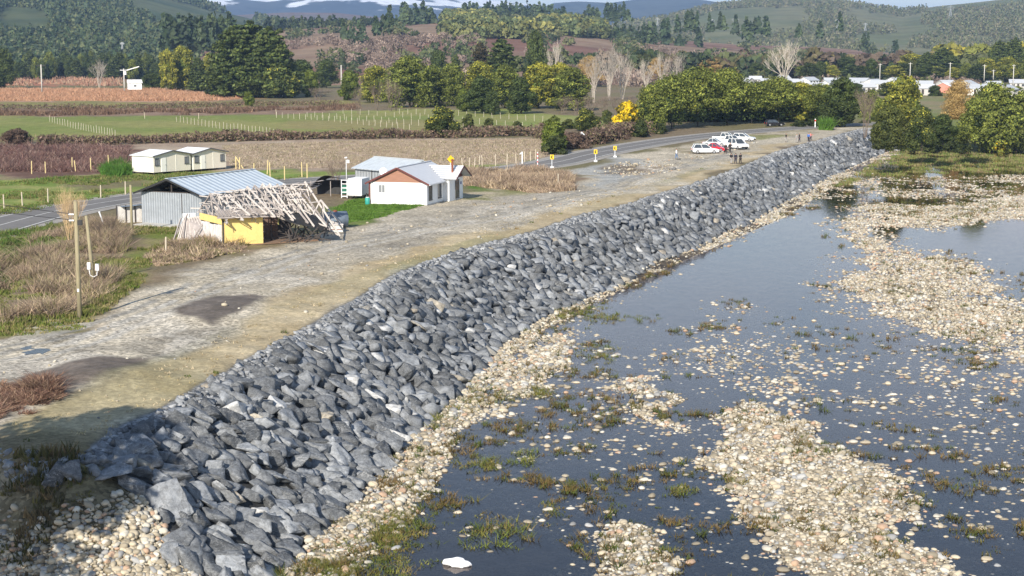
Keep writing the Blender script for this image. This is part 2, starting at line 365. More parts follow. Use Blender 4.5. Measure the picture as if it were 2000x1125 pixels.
def gz(x, y, dens=None, noise=True):
    x = np.asarray(x, float); y = np.asarray(y, float)
    d = edge_dist(x, y); w = slope_w(x, y)
    z = -5.3*sst(-.12, 1.12, d/w)
    n = (fbm(x*.5, y*.5, 21, 4)-.5)*.22 + (fbm(x*.08, y*.08, 5, 3)-.5)*.35
    rd, _ = seg_dist(x, y, ROADS)
    n = n*sst(3.5, 8, rd)*sst(1200, 300, y)
    for (mx, my, _), rx, ry, h in MOUNDS:
        z = z + h*np.exp(-(((x-mx)/rx)**2+((y-my)/ry)**2)*1.6)*(d < 0)
    dd, _ = seg_dist(x, y, DITCH); z = z - .6*sst(1.6, .3, dd)
    bd = bardens(x, y) if dens is None else dens
    bed = sst(.8, 1.15, d/w)
    z = z + bed*(.12+.235*sst(.45, 1.0, bd)) + n*(1-.6*bed)
    # the flood plain behind the trees rises slowly back to field level
    z = z + sst(430, 640, y)*np.where(d > 0, 4.4, 0)
    return z
def gz1(x, y): return float(gz(np.array([x]), np.array([y]))[0])
def ground_at(u, v, z0=0.0):
    x, y, z = at(u, v, z0)
    for _ in range(4):
        z = gz1(x, y); x, y, z = at(u, v, z)
    return (x, y, z)

Ys = [38.0]
while Ys[-1] < 1300: Ys.append(Ys[-1] + max(.28, Ys[-1]**2/56000*1.9))
while Ys[-1] < 45000: Ys.append(Ys[-1]*1.13)
Ys = np.array(Ys)
a0 = np.arange(-.345, .3451, .00085); sidec = np.arange(.36, 1.3, .03)
Xs = np.concatenate([-sidec[::-1], a0, sidec])
GX = Ys[:, None]*Xs[None, :]; GY = np.repeat(Ys[:, None], len(Xs), 1)
gx, gy = GX.ravel(), GY.ravel()
gdens = bardens(gx, gy)
gzz = gz(gx, gy, gdens)
wx = gx + (fbm(gx*.12, gy*.12, 31, 4)-.5)*6*np.clip(gy/150, .5, 6); wy = gy + (fbm(gx*.12, gy*.12, 47, 4)-.5)*10*np.clip(gy/150, .5, 8)
nA = fbm(gx*.25, gy*.25, 61, 5); nB = fbm(gx*.035, gy*.035, 71, 4); nC = fbm(gx*1.3, gy*1.3, 81, 3)
alb = np.empty((len(gx), 4), np.float32)
def setc(mask, c, c2=None, n=None, spk=None):
    m = mask[:, None]; c = np.array(c, float)[None, :]
    if c2 is not None: c = c + (np.array(c2)[None, :]-c)*sst(.3, .7, n if n is not None else nA)[:, None]
    alb[:, :3] = alb[:, :3]*(1-m) + c*m
    if spk is not None: alb[:, 3] = alb[:, 3]*(1-mask) + spk*mask
def region(pp, c, c2=None, soft=1.5, n=None, spk=None, k=1.0, z=0):
    setc(polymask(wx, wy, plan(pp, z), soft)*k, c, c2, n, spk)
one = np.ones(len(gx)); alb[:] = (.15, .13, .07, .3)
setc(one, (.17, .15, .075), (.20, .155, .10), nB, .3)
GREEN, GREEN2 = (.165, .235, .045), (.27, .275, .09)
DRY, DRY2 = (.33, .25, .185), (.40, .32, .235)
GRAV, GRAV2 = (.40, .35, .265), (.51, .45, .35)
region([(-900, 140), (2400, 120), (2400, 170), (1700, 172), (560, 172), (-900, 176)], (.20, .15, .085), (.14, .14, .06), 12, nB)
region([(1500, 165), (2300, 160), (2300, 260), (1750, 240), (1500, 200)], (.16, .19, .06), (.24, .20, .11), 8, nB)
region([(-900, 171), (300, 173), (500, 190), (420, 199), (150, 199), (-900, 199)], (.44, .25, .155), (.40, .26, .17), 8)
region([(-900, 147), (240, 150), (240, 168), (-900, 168)], (.36, .15, .09), (.26, .17, .09), 12, nA)
region([(-900, 200), (500, 199), (700, 196), (700, 206), (300, 211), (-900, 213)], (.26, .23, .08), (.20, .19, .07), 5)
region([(-900, 213), (300, 211), (660, 205), (660, 222), (300, 226), (-900, 227)], (.21, .145, .10), (.28, .19, .13), 4)
region([(-900, 228), (340, 227), (600, 223), (700, 214), (1000, 214), (1230, 240), (1060, 255), (860, 262), (400, 272), (-900, 275)], GREEN, GREEN2, 3, nB)
region([(-900, 228), (340, 227), (600, 223), (1000, 214), (1060, 255), (400, 272), (-900, 275)], (.22, .19, .075), None, 3, k=.35)
region([(560, 236), (900, 232), (900, 252), (560, 254)], (.27, .21, .10), None, 3, k=.5)
region([(-900, 277), (200, 280), (700, 272), (1060, 268), (1110, 300), (1000, 318), (800, 330), (460, 332), (250, 345), (-900, 350)], DRY, DRY2, 3, nA)
region([(-900, 283), (250, 284), (255, 338), (120, 345), (-900, 352)], (.13, .075, .055), (.18, .11, .08), 2)
region([(-900, 352), (120, 346), (260, 338), (470, 330), (700, 336), (900, 325), (1040, 312), (1090, 308), (1050, 322), (900, 334), (560, 352), (280, 378), (0, 432), (-900, 520)], GREEN, GREEN2, 2, nA)
region([(150, 352), (290, 350), (300, 366), (160, 372)], (.17, .13, .08), None, 2, k=.8)
# gravel yard between the road and the embankment
region([(-900, 690), (0, 660), (150, 645), (300, 560), (480, 490), (660, 455), (800, 400), (905, 385), (1110, 372), (1130, 330), (1250, 300), (1400, 272), (1640, 248), (1700, 250), (1600, 275), (1400, 330), (1000, 455), (640, 620), (430, 740), (250, 850), (100, 880), (-900, 1050)], GRAV, GRAV2, 1.5, nA, 1.0)
region([(900, 385), (1130, 370), (1420, 290), (1500, 285), (1380, 320), (1150, 385), (900, 440), (600, 560), (480, 590), (600, 500), (780, 440)], (.42, .36, .26), (.34, .31, .26), 2, nA, .9, k=.75)
region([(700, 440), (900, 400), (1050, 382), (1130, 352), (1180, 345), (1150, 380), (950, 430), (600, 535), (450, 590), (520, 520)], (.36, .32, .255), None, 2.2, k=.6, spk=.7)
region([(1130, 330), (1220, 300), (1290, 325), (1230, 352), (1170, 372)], (.35, .345, .32), None, 1.2, spk=.6)
region([(1210, 328), (1290, 318), (1330, 332), (1270, 345), (1210, 342)], (.60, .54, .45), (.30, .24, .17), 1.0, nC, 1)
region([(1170, 320), (1240, 318), (1260, 338), (1190, 340)], (.15, .115, .08), None, 1.0, k=.8)
region([(1290, 300), (1420, 262), (1560, 252), (1600, 254), (1440, 275), (1350, 300)], (.44, .38, .28), (.25, .21, .13), 1.5, nA, 1)
region([(1470, 266), (1520, 262), (1530, 272), (1480, 276)], (.22, .22, .08), None, 1.5, k=.9)
region([(-60, 650), (60, 640), (140, 655), (100, 668), (-60, 668)], (.13, .115, .075), None, .8, k=.9)
# weeds by the road and grass round the house
region([(-200, 475), (0, 462), (100, 440), (230, 415), (300, 432), (380, 450), (500, 470), (460, 498), (330, 520), (270, 565), (180, 640), (60, 655), (-200, 690)], (.20, .165, .09), (.25, .185, .125), 1.5, nA, .3)
region([(-60, 470), (20, 460), (110, 440), (100, 470), (50, 500), (20, 560), (-60, 560)], (.09, .15, .03), GREEN2, 1.0, nA)
region([(262, 440), (350, 442), (370, 470), (300, 490), (270, 560), (200, 590), (240, 500)], (.14, .17, .035), (.24, .22, .09), 1, nA)
region([(-40, 635), (80, 625), (190, 590), (250, 560), (270, 568), (160, 640), (60, 655), (-40, 660)], (.19, .18, .045), (.15, .16, .04), 1, nA)
region([(655, 405), (720, 385), (830, 402), (790, 412), (740, 428), (670, 438)], (.085, .16, .022), (.16, .20, .05), 1.0, nA)
region([(895, 355), (930, 352), (945, 372), (905, 377)], (.085, .16, .022), None, 1.0)
region([(905, 372), (1000, 366), (1100, 362), (1090, 378), (960, 390), (910, 385)], (.20, .20, .08), (.40, .34, .24), 1.5, nA)
region([(905, 335), (1040, 331), (1120, 345), (1115, 370), (950, 366), (905, 360)], (.24, .175, .12), None, 1.2)
for tr_, tc_ in (([(-60, 700), (200, 640), (420, 548), (640, 478), (900, 425), (1160, 372), (1300, 330), (1420, 300)], (.27, .255, .225)), ([(-60, 735), (180, 668), (400, 575), (620, 500), (880, 440), (1140, 388), (1300, 345)], (.46, .43, .375))):
    for of in (-.85, .85):
        L_ = [(p[0]+of, p[1], 0) for p in plan(tr_)]
        dt_, _ = seg_dist(gx+(nB-.5)*5, gy+(nA-.5)*2, L_); setc(sst(.6, .15, dt_)*.85*sst(.3, .5, nA), tc_)
setc(polymask(gx, gy, plan([(-100, 670), (480, 492), (1120, 372), (1200, 320), (1000, 452), (300, 770), (-100, 880)]), 2)*sst(.56, .68, fbm(gx*.16, gy*.16, 131, 5))*.7, (.25, .225, .185))
setc(polymask(gx, gy, plan([(-100, 670), (480, 492), (1120, 372), (1200, 320), (1000, 452), (300, 770), (-100, 880)]), 2)*sst(.56, .64, fbm(gx*.3+9, gy*.2, 141, 5))*.6, (.52, .475, .40))
# wet, dug earth
region([(330, 612), (400, 592), (500, 588), (545, 590), (470, 614), (400, 636)], (.13, .11, .093), (.165, .14, .12), .5, nC, .25)
region([(60, 730), (180, 702), (290, 700), (300, 712), (210, 748), (100, 775), (60, 760)], (.145, .12, .10), (.18, .15, .125), .6, nC, .25)
region([(120, 775), (230, 742), (300, 715), (280, 740), (180, 778)], (.20, .165, .14), None, .5, spk=.3)
# the mown strip along the crest
region([(-300, 910), (0, 836), (134, 785), (316, 704), (418, 664), (499, 622), (614, 557), (708, 520), (812, 484), (890, 464), (987, 442), (1100, 412), (1250, 374), (1340, 346), (1425, 322), (1490, 288), (1555, 279)]+CREST_PX[19::-1]+[(-300, 1000)], (.42, .335, .205), (.49, .405, .265), .7, nA, .35)
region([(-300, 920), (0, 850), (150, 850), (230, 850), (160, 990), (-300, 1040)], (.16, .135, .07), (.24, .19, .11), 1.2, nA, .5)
setc(sst(.35, .75, nB)*polymask(gx, gy, plan([(0, 835), (640, 555), (1400, 318), (1400, 323), (640, 609), (165, 900)]), .5)*.5, (.17, .18, .06))
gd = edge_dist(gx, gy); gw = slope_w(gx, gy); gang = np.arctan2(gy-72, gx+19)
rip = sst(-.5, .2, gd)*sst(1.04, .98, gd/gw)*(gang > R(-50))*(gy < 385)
setc(rip, (.045, .046, .047), None, None, .3)  # shade in the gaps between boulders put into the ground colour
setc(sst(-.25, .05, gd)*sst(1.5, .8, gd)*(gang > R(-70))*(gy < 385), (.235, .24, .245), (.31, .31, .31), nC, 1.0)
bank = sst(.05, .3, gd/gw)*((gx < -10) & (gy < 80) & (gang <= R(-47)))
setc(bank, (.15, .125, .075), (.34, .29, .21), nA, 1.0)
bedm = sst(.97, 1.05, gd/gw)*(gy < 460)
setc(bedm, (.065, .054, .045), (.15, .122, .09), nC, 1.0)
setc(bedm*sst(.3, .95, gdens)*.8, (.27, .225, .15), (.40, .345, .255), nC, 1.0)
shore = bedm*sst(300, 345, gy+ (nA-.5)*60)
setc(shore, (.11, .155, .035), (.20, .16, .085), nB, .2)
fl = sst(395, 425, gy)*(gd > 0)
setc(fl*sst(1, .99, gy/700), (.15, .17, .06), (.22, .18, .10), nB, .3)
nr, nc = len(Ys), len(Xs)
idx = np.arange(nr*nc).reshape(nr, nc)
quads = np.stack([idx[:-1, :-1], idx[:-1, 1:], idx[1:, 1:], idx[1:, :-1]], -1).reshape(-1, 4)
def ground_mat():
    m = bpy.data.materials.new('earth'); m.use_nodes = True; n = m.node_tree.nodes; l = m.node_tree.links; b = n['Principled BSDF']
    b.inputs['Roughness'].default_value = .95; b.inputs['Specular IOR Level'].default_value = .15
    a = n.new('ShaderNodeAttribute'); a.attribute_name = 'col'; g = n.new('ShaderNodeNewGeometry'); P = g.outputs['Position']
    def noise(sc, d=6, r=.65):
        q = n.new('ShaderNodeTexNoise'); q.inputs['Scale'].default_value = sc; q.inputs['Detail'].default_value = d; q.inputs['Roughness'].default_value = r; l.new(P, q.inputs['Vector']); return q.outputs['Fac']
    def mr(s, a0, a1, b0, b1):
        q = n.new('ShaderNodeMapRange'); l.new(s, q.inputs['Value'])
        for k, v in zip(('From Min', 'From Max', 'To Min', 'To Max'), (a0, a1, b0, b1)): q.inputs[k].default_value = v
        return q.outputs[0]
    def math_(op, x, y):
        q = n.new('ShaderNodeMath'); q.operation = op
        for i, s in enumerate((x, y)):
            if isinstance(s, (int, float)): q.inputs[i].default_value = s
            else: l.new(s, q.inputs[i])
        return q.outputs[0]
    n1 = mr(noise(.3), .3, .7, .78, 1.22); n2 = mr(noise(2.2, 8, .75), .3, .7, .72, 1.28)
    vo = n.new('ShaderNodeTexVoronoi'); vo.inputs['Scale'].default_value = 5.5; l.new(P, vo.inputs['Vector'])
    vs = n.new('ShaderNodeSeparateColor'); l.new(vo.outputs['Color'], vs.inputs[0])
    sp = mr(vs.outputs[0], 0, 1, .55, 1.5)
    spk = math_('ADD', math_('MULTIPLY', math_('SUBTRACT', sp, 1), a.outputs['Alpha']), 1)
    tot = math_('MULTIPLY', math_('MULTIPLY', n1, n2), spk)
    sc = n.new('ShaderNodeVectorMath'); sc.operation = 'SCALE'; l.new(a.outputs['Color'], sc.inputs[0]); l.new(tot, sc.inputs['Scale']); l.new(sc.outputs[0], b.inputs['Base Color'])
    bp = n.new('ShaderNodeBump'); bp.inputs['Strength'].default_value = .6; bp.inputs['Distance'].default_value = .08; l.new(noise(6, 6, .7), bp.inputs['Height']); l.new(bp.outputs[0], b.inputs['Normal'])
    return m
M_ground = ground_mat()
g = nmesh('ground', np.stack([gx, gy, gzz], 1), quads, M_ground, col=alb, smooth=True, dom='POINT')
tag(g, 'gravel yard, grass strips, fields and stony river bed', 'ground', kind='structure')

# water: one clear dark sheet over the bed
def water_mat(name, tint=(.80, .73, .66), rip=.013, gcol=(.95, .86, .84), pwr=.98):
    m = bpy.data.materials.new(name); m.use_nodes = True; n = m.node_tree.nodes; l = m.node_tree.links
    n.remove(n['Principled BSDF']); g = n.new('ShaderNodeNewGeometry')
    mp_ = n.new('ShaderNodeMapping'); mp_.inputs['Scale'].default_value = (1.0, .55, 1); mp_.inputs['Rotation'].default_value = (0, 0, .5); l.new(g.outputs['Position'], mp_.inputs['Vector'])
    n1 = n.new('ShaderNodeTexNoise'); n1.inputs['Scale'].default_value = 1.6; n1.inputs['Detail'].default_value = 5; l.new(mp_.outputs[0], n1.inputs['Vector'])
    pa = n.new('ShaderNodeTexNoise'); pa.inputs['Scale'].default_value = .06; pa.inputs['Detail'].default_value = 3; l.new(mp_.outputs[0], pa.inputs['Vector'])
    pr = n.new('ShaderNodeMapRange'); pr.inputs['From Min'].default_value = .42; pr.inputs['From Max'].default_value = .6; pr.inputs['To Min'].default_value = .12; pr.inputs['To Max'].default_value = 1; l.new(pa.outputs['Fac'], pr.inputs['Value'])
    hm = n.new('ShaderNodeMath'); hm.operation = 'MULTIPLY'; l.new(n1.outputs['Fac'], hm.inputs[0]); l.new(pr.outputs[0], hm.inputs[1])
    bp = n.new('ShaderNodeBump'); bp.inputs['Strength'].default_value = 1; bp.inputs['Distance'].default_value = rip; l.new(hm.outputs[0], bp.inputs['Height'])
    gl = n.new('ShaderNodeBsdfGlossy'); gl.inputs['Roughness'].default_value = .05; gl.inputs['Color'].default_value = (*gcol, 1); l.new(bp.outputs[0], gl.inputs['Normal'])
    tr = n.new('ShaderNodeBsdfTransparent'); tr.inputs['Color'].default_value = (*tint, 1)
    fr = n.new('ShaderNodeFresnel'); fr.inputs['IOR'].default_value = 1.33; l.new(bp.outputs[0], fr.inputs['Normal'])
    mx = n.new('ShaderNodeMixShader'); pw = n.new('ShaderNodeMath'); pw.operation = 'POWER'; pw.inputs[1].default_value = pwr; l.new(fr.outputs[0], pw.inputs[0]); l.new(pw.outputs[0], mx.inputs[0]); l.new(tr.outputs[0], mx.inputs[1]); l.new(gl.outputs[0], mx.inputs[2]); l.new(mx.outputs[0], n['Material Output'].inputs['Surface'])
    return m
M_water = water_mat('river_water')
wv = [(-60, 38), (-60, 68), (-22, 66), (-12, 66), (-9, 78), (2, 130), (12, 160), (38, 225), (62, 300), (84, 392), (140, 410), (300, 420), (560, 420), (420, 300), (200, 38)][::-1]
me = bpy.data.meshes.new('river_water'); me.from_pydata([(x, y, WZ) for x, y in wv], [], [tuple(range(len(wv)))]); me.materials.append(M_water)
tag(link_mesh('river_water', me), 'shallow dark river water between gravel bars', 'river', kind='structure')
M_puddle = water_mat('puddle_water', (.7, .66, .62), .002, (.8, .78, .76), 1.0)
px_, py_, _ = at(76, 683)
pv = [(px_+1.0*math.cos(t)*(1+.25*math.sin(3*t)+.16*math.sin(7*t+1)+.10*math.sin(11*t)), py_+1.7*math.sin(t)*(1+.2*math.cos(2*t)+.16*math.sin(6*t)+.1*math.cos(13*t)), gz1(px_, py_)+.02) for t in np.linspace(0, 2*math.pi, 36)[:-1]]
me = bpy.data.meshes.new('puddle'); me.from_pydata(pv, [], [tuple(range(len(pv)))]); me.materials.append(M_puddle)
tag(link_mesh('puddle', me), 'grey rain puddle on the gravel yard at far left', 'puddle', kind='structure')

# road with painted lines
def ribbon(name, line, o0, o1, z, m, dash=None):
    v, f = [], []; n = len(line); acc = 0; on = True
    for i in range(n):
        d = (line[min(i+1, n-1)]-line[max(i-1, 0)]); d.z = 0; d.normalize(); r = Vector((d.y, -d.x, 0))
        v += [tuple(line[i]+r*o0+Vector((0, 0, z))), tuple(line[i]+r*o1+Vector((0, 0, z)))]
    for i in range(n-1):
        acc += (line[i+1]-line[i]).length
        if dash and (acc % (dash*2.4)) > dash: continue
        f.append((2*i, 2*i+1, 2*i+3, 2*i+2))
    me = bpy.data.meshes.new(name); me.from_pydata(v, [], f); me.materials.append(m); return link_mesh(name, me)
RL = []
for i in range(len(ROADS)-1):
    L = (ROADS[i+1]-ROADS[i]).length; k = max(1, int(L/1.5))
    RL += [ROADS[i].lerp(ROADS[i+1], j/k) for j in range(k)]
M_shoulder = mat('gravel_shoulder', (.34, .31, .27), .95, var=.25, vscale=.8, bump=.2)
tag(ribbon('road_shoulder', RL, -5.0, 5.0, .035, M_shoulder), 'gravel shoulder along the curving road', 'shoulder', kind='structure')
tag(ribbon('road', RL, -3.6, 3.6, .06, M_asphalt), 'grey two lane asphalt road curving past the house', 'road', kind='structure')
ml = [ribbon('road_marking', RL, a, b, .066, M_mark, dsh) for a, b, dsh in ((-3.3, -3.12, None), (3.12, 3.3, None), (-.07, .07, None))]
for o in ml: tag(o, 'white painted line on the asphalt road', 'road marking', 'painted lines of the road', 'structure')

# ------------------------------------------------------------------ hills and mountains
def hill(name, label, crest, Y0, Y1, z0=0.0, cols=None, amp=.1, seed=0, nu=240, nt_=70, snow=None, power=1.0, back=1.25, rid=0):
    """a height field that climbs from Y0 to a crest at Y1 and falls away behind; returns its surface function"""
    cu = np.array([c[0] for c in crest], float); cv = np.array([c[1] for c in crest], float)
    xr = [far(u, 100, Y1)[0]/Y1 for u in (cu[0], cu[-1])]
    cr_ = np.array([far(u, v, Y1)[0]/Y1 for u, v in crest]); cz = np.array([far(u, v, Y1)[2] for u, v in crest])
    def surf(a, t):
        """a = x/y, t = 0 front .. 1 crest .. back"""
        a = np.asarray(a, float); t = np.asarray(t, float)
        y = np.where(t <= 1, Y0+(Y1-Y0)*t, Y1+(t-1)*(Y1*back-Y1)*4)
        x = a*y; zc = np.interp(a, cr_, cz)
        k = np.where(t <= 1, np.clip(t, 0, 1)**power, 1-sst(1, 1.35, t)*1.0)
        k = np.where(t <= 1, k*k*(3-2*k)*.5+k*.5, k)
        sc = (Y1-Y0)
        n = fbm(x/sc*3.2, y/sc*3.2, seed, 5)-.5
        if rid: n = n*.6 - np.abs(fbm(x/sc*2.4, y/sc*1.5, seed+5, 4)-.5)*rid
        e = np.minimum(1, np.minimum(t*3, 1))*np.where(t > 1, 1, 1-.75*sst(.75, 1, t))
        return x, y, z0-2+(zc-z0+2)*k + n*amp*(cz.max()-z0)*e
    A = np.linspace(xr[0], xr[1], nu); T = np.concatenate([np.linspace(0, 1, nt_), np.linspace(1.02, 1.4, 10)])
    x, y, z = surf(np.repeat(A[None, :], len(T), 0).ravel(), np.repeat(T[:, None], nu, 1).ravel())
    n1 = fbm(x/(Y1-Y0)*9, y/(Y1-Y0)*9, seed+50, 5); n2 = fbm(x/(Y1-Y0)*40, y/(Y1-Y0)*40, seed+60, 3)
    c = np.array(cols[0])[None, :]+(np.array(cols[1])-np.array(cols[0]))[None, :]*sst(.38, .62, n1*.7+n2*.3)[:, None]
    if snow is not None:
        m = sst(.50, .56, .42*sst(snow*.7, snow*1.5, z)+.58*fbm(x/(Y1-Y0)*22, y/(Y1-Y0)*14, seed+8, 5))[:, None]
        c = c*(1-m)+np.array((.82, .84, .88))[None, :]*m
    i_ = np.arange(len(T)*nu).reshape(len(T), nu)
    q = np.stack([i_[:-1, :-1], i_[:-1, 1:], i_[1:, 1:], i_[1:, :-1]], -1).reshape(-1, 4)
    o = nmesh(name, np.stack([x, y, z], 1), q, M_hill, col=c, smooth=True, dom='POINT')
    tag(o, label, 'mountain' if snow else 'hill', kind='structure')
    return surf
M_hill = mat('hill_ground', rough=.95, spec=.1, var=.3, vscale=.02, attr=True)
SA = hill('hill', 'brown felled hillside with scattered scrub behind the fields', [(330, 95), (480, 66), (560, 55), (650, 48), (760, 45), (880, 40), (1000, 38), (1060, 42), (1150, 52), (1300, 76), (1450, 88), (1600, 92), (1800, 108), (2050, 116), (2400, 130)], 820, 1900, 0, [(.19, .105, .075), (.26, .185, .125)], .10, 3, power=.8)
SB = hill('hill', 'grey green wooded hill on the right under the pale sky', [(900, 70), (1100, 56), (1200, 48), (1300, 38), (1380, 18), (1450, 8), (1550, 3), (1640, 6), (1700, 15), (1760, 22), (1830, 12), (1900, 5), (2000, -6), (2150, -18), (2500, -10)], 1900, 3600, 8, [(.12, .135, .062), (.16, .155, .08)], .12, 12, rid=.5)
SCc = hill('hill', 'dark forested mountainside on the left', [(-500, -70), (-150, -80), (0, -60), (150, -50), (280, -20), (370, 6), (440, 26), (520, 44), (600, 58), (700, 75)], 1250, 3000, 0, [(.055, .078, .036), (.095, .11, .05)], .20, 21, rid=.7, power=.9)
SD = hill('hill', 'distant bare brown ridge below the snowy range', [(350, 38), (450, 30), (560, 24), (660, 25), (760, 36), (900, 50)], 3800, 5200, 20, [(.16, .10, .085), (.13, .10, .08)], .08, 31, nu=120)
SF = hill('hill', 'blue hazy hills on the horizon right of centre', [(1000, 40), (1080, 6), (1130, 3), (1190, 6), (1240, 0), (1330, -6), (1400, 4), (1480, 10), (1560, 24)], 5200, 7600, 40, [(.03, .04, .05), (.06, .07, .07)], .15, 41, nu=140, rid=.6)
SE = hill('mountain', 'snow streaked blue mountain range on the skyline', [(100, -30), (300, -22), (420, -30), (520, -18), (640, -34), (740, -30), (840, -16), (920, -4), (1000, 4), (1080, 12), (1200, 30)], 6200, 9500, 60, [(.02, .028, .045), (.045, .05, .06)], .16, 55, nu=420, nt_=110, snow=218, rid=1.0)

# ------------------------------------------------------------------ quarried boulders of the embankment
def hull_rock(seed, dims, n=18):
    r = random.Random(seed); bm = bmesh.new()
    for _ in range(n):
        v = Vector((r.gauss(0, 1), r.gauss(0, 1), r.gauss(0, 1))).normalized()
        k = 1.25+.25*r.random()
        p = Vector((max(-.86, min(.86, v.x*k)), max(-.80, min(.80, v.y*k)), max(-.70, min(.70, v.z*k))))
        bm.verts.new((p.x*dims[0], p.y*dims[1], p.z*dims[2]))
    g = bmesh.ops.convex_hull(bm, input=bm.verts)
    bmesh.ops.delete(bm, geom=[e for e in set(g['geom_interior']+g['geom_unused']) if isinstance(e, bmesh.types.BMVert)], context='VERTS')
    bmesh.ops.triangulate(bm, faces=bm.faces)
    return bm
def bm_arrays(bm):
    bm.verts.ensure_lookup_table(); bm.verts.index_update()
    return np.array([v.co[:] for v in bm.verts]), np.array([[v.index for v in f.verts] for f in bm.faces])
ROCKP = []
for k in range(28):
    bm = hull_rock(100+k, (1, .72+.26*random.random(), .52+.24*random.random()), 9+k % 6)
    lo = bm_arrays(bm)
    bmesh.ops.subdivide_edges(bm, edges=bm.edges, cuts=5, use_grid_fill=True, fractal=.0)
    bm.normal_update(); ofs = Vector((k*7.3, k*3.1, k*1.7)); ax_ = Vector((random.gauss(0, .4), random.gauss(0, .4), 1)).normalized()
    for v in bm.verts:                                          # split along the bedding: ledges and chipped corners
        q = v.co+ofs; ld = math.floor(5*(v.co.dot(ax_)+.35*mnoise.noise(q*1.6)))
        h_ = (mnoise.noise(Vector((ld*3.7, k, 0)))*.11+mnoise.noise(q*2.3)*.07+mnoise.noise(q*6)*.028+random.gauss(0, .006))
        v.co += v.normal*h_
    bmesh.ops.triangulate(bm, faces=bm.faces)
    ROCKP.append((lo, bm_arrays(bm))); bm.free()
def rot_euler(a, b, c):
    return (Matrix.Rotation(c, 3, 'Z') @ Matrix.Rotation(b, 3, 'Y') @ Matrix.Rotation(a, 3, 'X'))
def crest_pts():
    """walk the crest: positions with the outward normal"""
    P = [Vector((p[0], p[1], 0)) for p in [(-22.5, 71.9), ] + [c[:2] for c in CREST] + [(86, 382)]]
    P = smooth_line(P, 6); out = []
    for i in range(len(P)-1):
        d = (P[i+1]-P[i]); L = d.length; d = d/L
        k = max(1, int(L/.3))
        for j in range(k): out.append((P[i]+d*(L*j/k), Vector((d.y, -d.x, 0)), L/k))
    return out
cw = crest_pts(); rocks = []
# boulders: jittered rows over the slope, taken in plan so that the rounded near end is covered too
xs, ys = [], []
yy = 58.0
row = 0
while yy < 389:
    step = .72
    xx0 = -24 if yy < 90 else np.interp(yy, [c[1] for c in CREST], [c[0] for c in CREST])-3
    for k in range(int(46/.96)):
        xs.append(xx0 + k*.96 + (row % 2)*.48); ys.append(yy)
    yy += step; row += 1
xs = np.array(xs)+rng.normal(0, .16, len(xs)); ys = np.array(ys)+rng.normal(0, .15, len(ys))
dd = edge_dist(xs, ys); ww = slope_w(xs, ys)
ang = np.arctan2(ys-72, xs+18.7)                                  # keeps the left bank of the near end free of boulders
ok = (dd > .12) & (dd < ww*1.0) & ((ang > R(-48)+rng.normal(0, .07, len(xs))) | ((np.hypot(xs+18.9, ys-71.6) < 3.0) & (dd < 2.2))) & (ys < 380)
ww = ww[ok]
xs, ys, dd = xs[ok], ys[ok], dd[ok]
e = .35
zx = (edge_dist(xs+e, ys)-edge_dist(xs-e, ys))/(2*e); zy = (edge_dist(xs, ys+e)-edge_dist(xs, ys-e))/(2*e)
zz = -5.3*sst(-.12, 1.12, dd/ww)
def rock_col():
    q = random.random()
    if q < .022: c = random.choice([(.28, .25, .20), (.26, .225, .175), (.25, .235, .205)])
    elif q < .05: c = (.40, .40, .395)
    else:
        b = random.choice((random.uniform(.08, .16), random.uniform(.13, .27))); b *= .88; c = (b*.95, b*1.0, b*1.06)
    return c, ('tan' if q < .022 else 'pale' if q < .05 else 'grey')
cand = []
for i in range(len(xs)):
    n = Vector((zx[i], zy[i], 0)); n = n.normalized() if n.length > .01 else Vector((1, 0, 0))
    sl = 5.3/ww[i]*1.1 if dd[i] > .8 else .2
    N = Vector((n.x*sl, n.y*sl, 1)).normalized(); X = (n - N*n.dot(N)).normalized(); Y = N.cross(X)
    small = .6 if dd[i] < .7 else (.8 if dd[i] < 1.5 else 1)
    s = small*random.choice((random.uniform(.48, .70), random.uniform(.62, .90), random.uniform(.62, .90)))*(1.06 if ys[i] < 100 else 1.0)
    if random.random() < .12: s *= 1.25
    B = Matrix((X, Y, N)).transposed() @ rot_euler(random.gauss(0, .36), random.gauss(-.12, .32), random.gauss(.2, .5))
    c, kind = rock_col()
    cand.append(((xs[i], ys[i], zz[i]+(-.14 if dd[i] < .9 else -.02 if dd[i] < 1.6 else .10)+random.uniform(-.06, .14)), B, s, random.randrange(28), c, kind))
cand.sort(key=lambda q: -q[2]/q[0][1])
vis = [q for q in cand if (lambda p: -30 < p[0] < 2030 and p[1] < 1150)(pix(*[np.float64(t) for t in q[0]]))]
first = set(id(q) for q in vis[:300])
LBL = {'grey': 'dark grey angular quarried boulder at the near end of the riprap slope',
       'tan': 'tan brown quarried boulder among the dark ones at the near end of the slope',
       'pale': 'pale grey white quartz boulder among the dark ones at the near end of the slope'}
V, Fq, Cc, base = [], [], [], 0
for q in cand:
    loc, B, s, k, c, kind = q
    near = id(q) in first
    v, f = ROCKP[k][1 if near else 0]
    Mx = np.array(B)*s
    if near:
        o = nmesh('boulder', v @ Mx.T, f, M_rock, col=np.repeat(np.array([c]), len(f), 0)*np.random.default_rng(k).uniform(.85, 1.15, (len(f), 1)))
        o.location = loc; tag(o, LBL[kind], 'boulder', {'grey': 'grey boulders of the near riprap', 'tan': 'tan boulders of the near riprap', 'pale': 'pale boulders of the near riprap'}[kind])
    else:
        V.append(v @ Mx.T + np.array(loc)); Fq.append(f+base); base += len(v); Cc.append(np.repeat(np.array([c]), len(f), 0))
tag(nmesh('riprap', np.concatenate(V), np.concatenate(Fq), M_rock, col=np.concatenate(Cc)), 'dark grey riprap of angular quarried rock on the river embankment', 'riprap', kind='stuff')

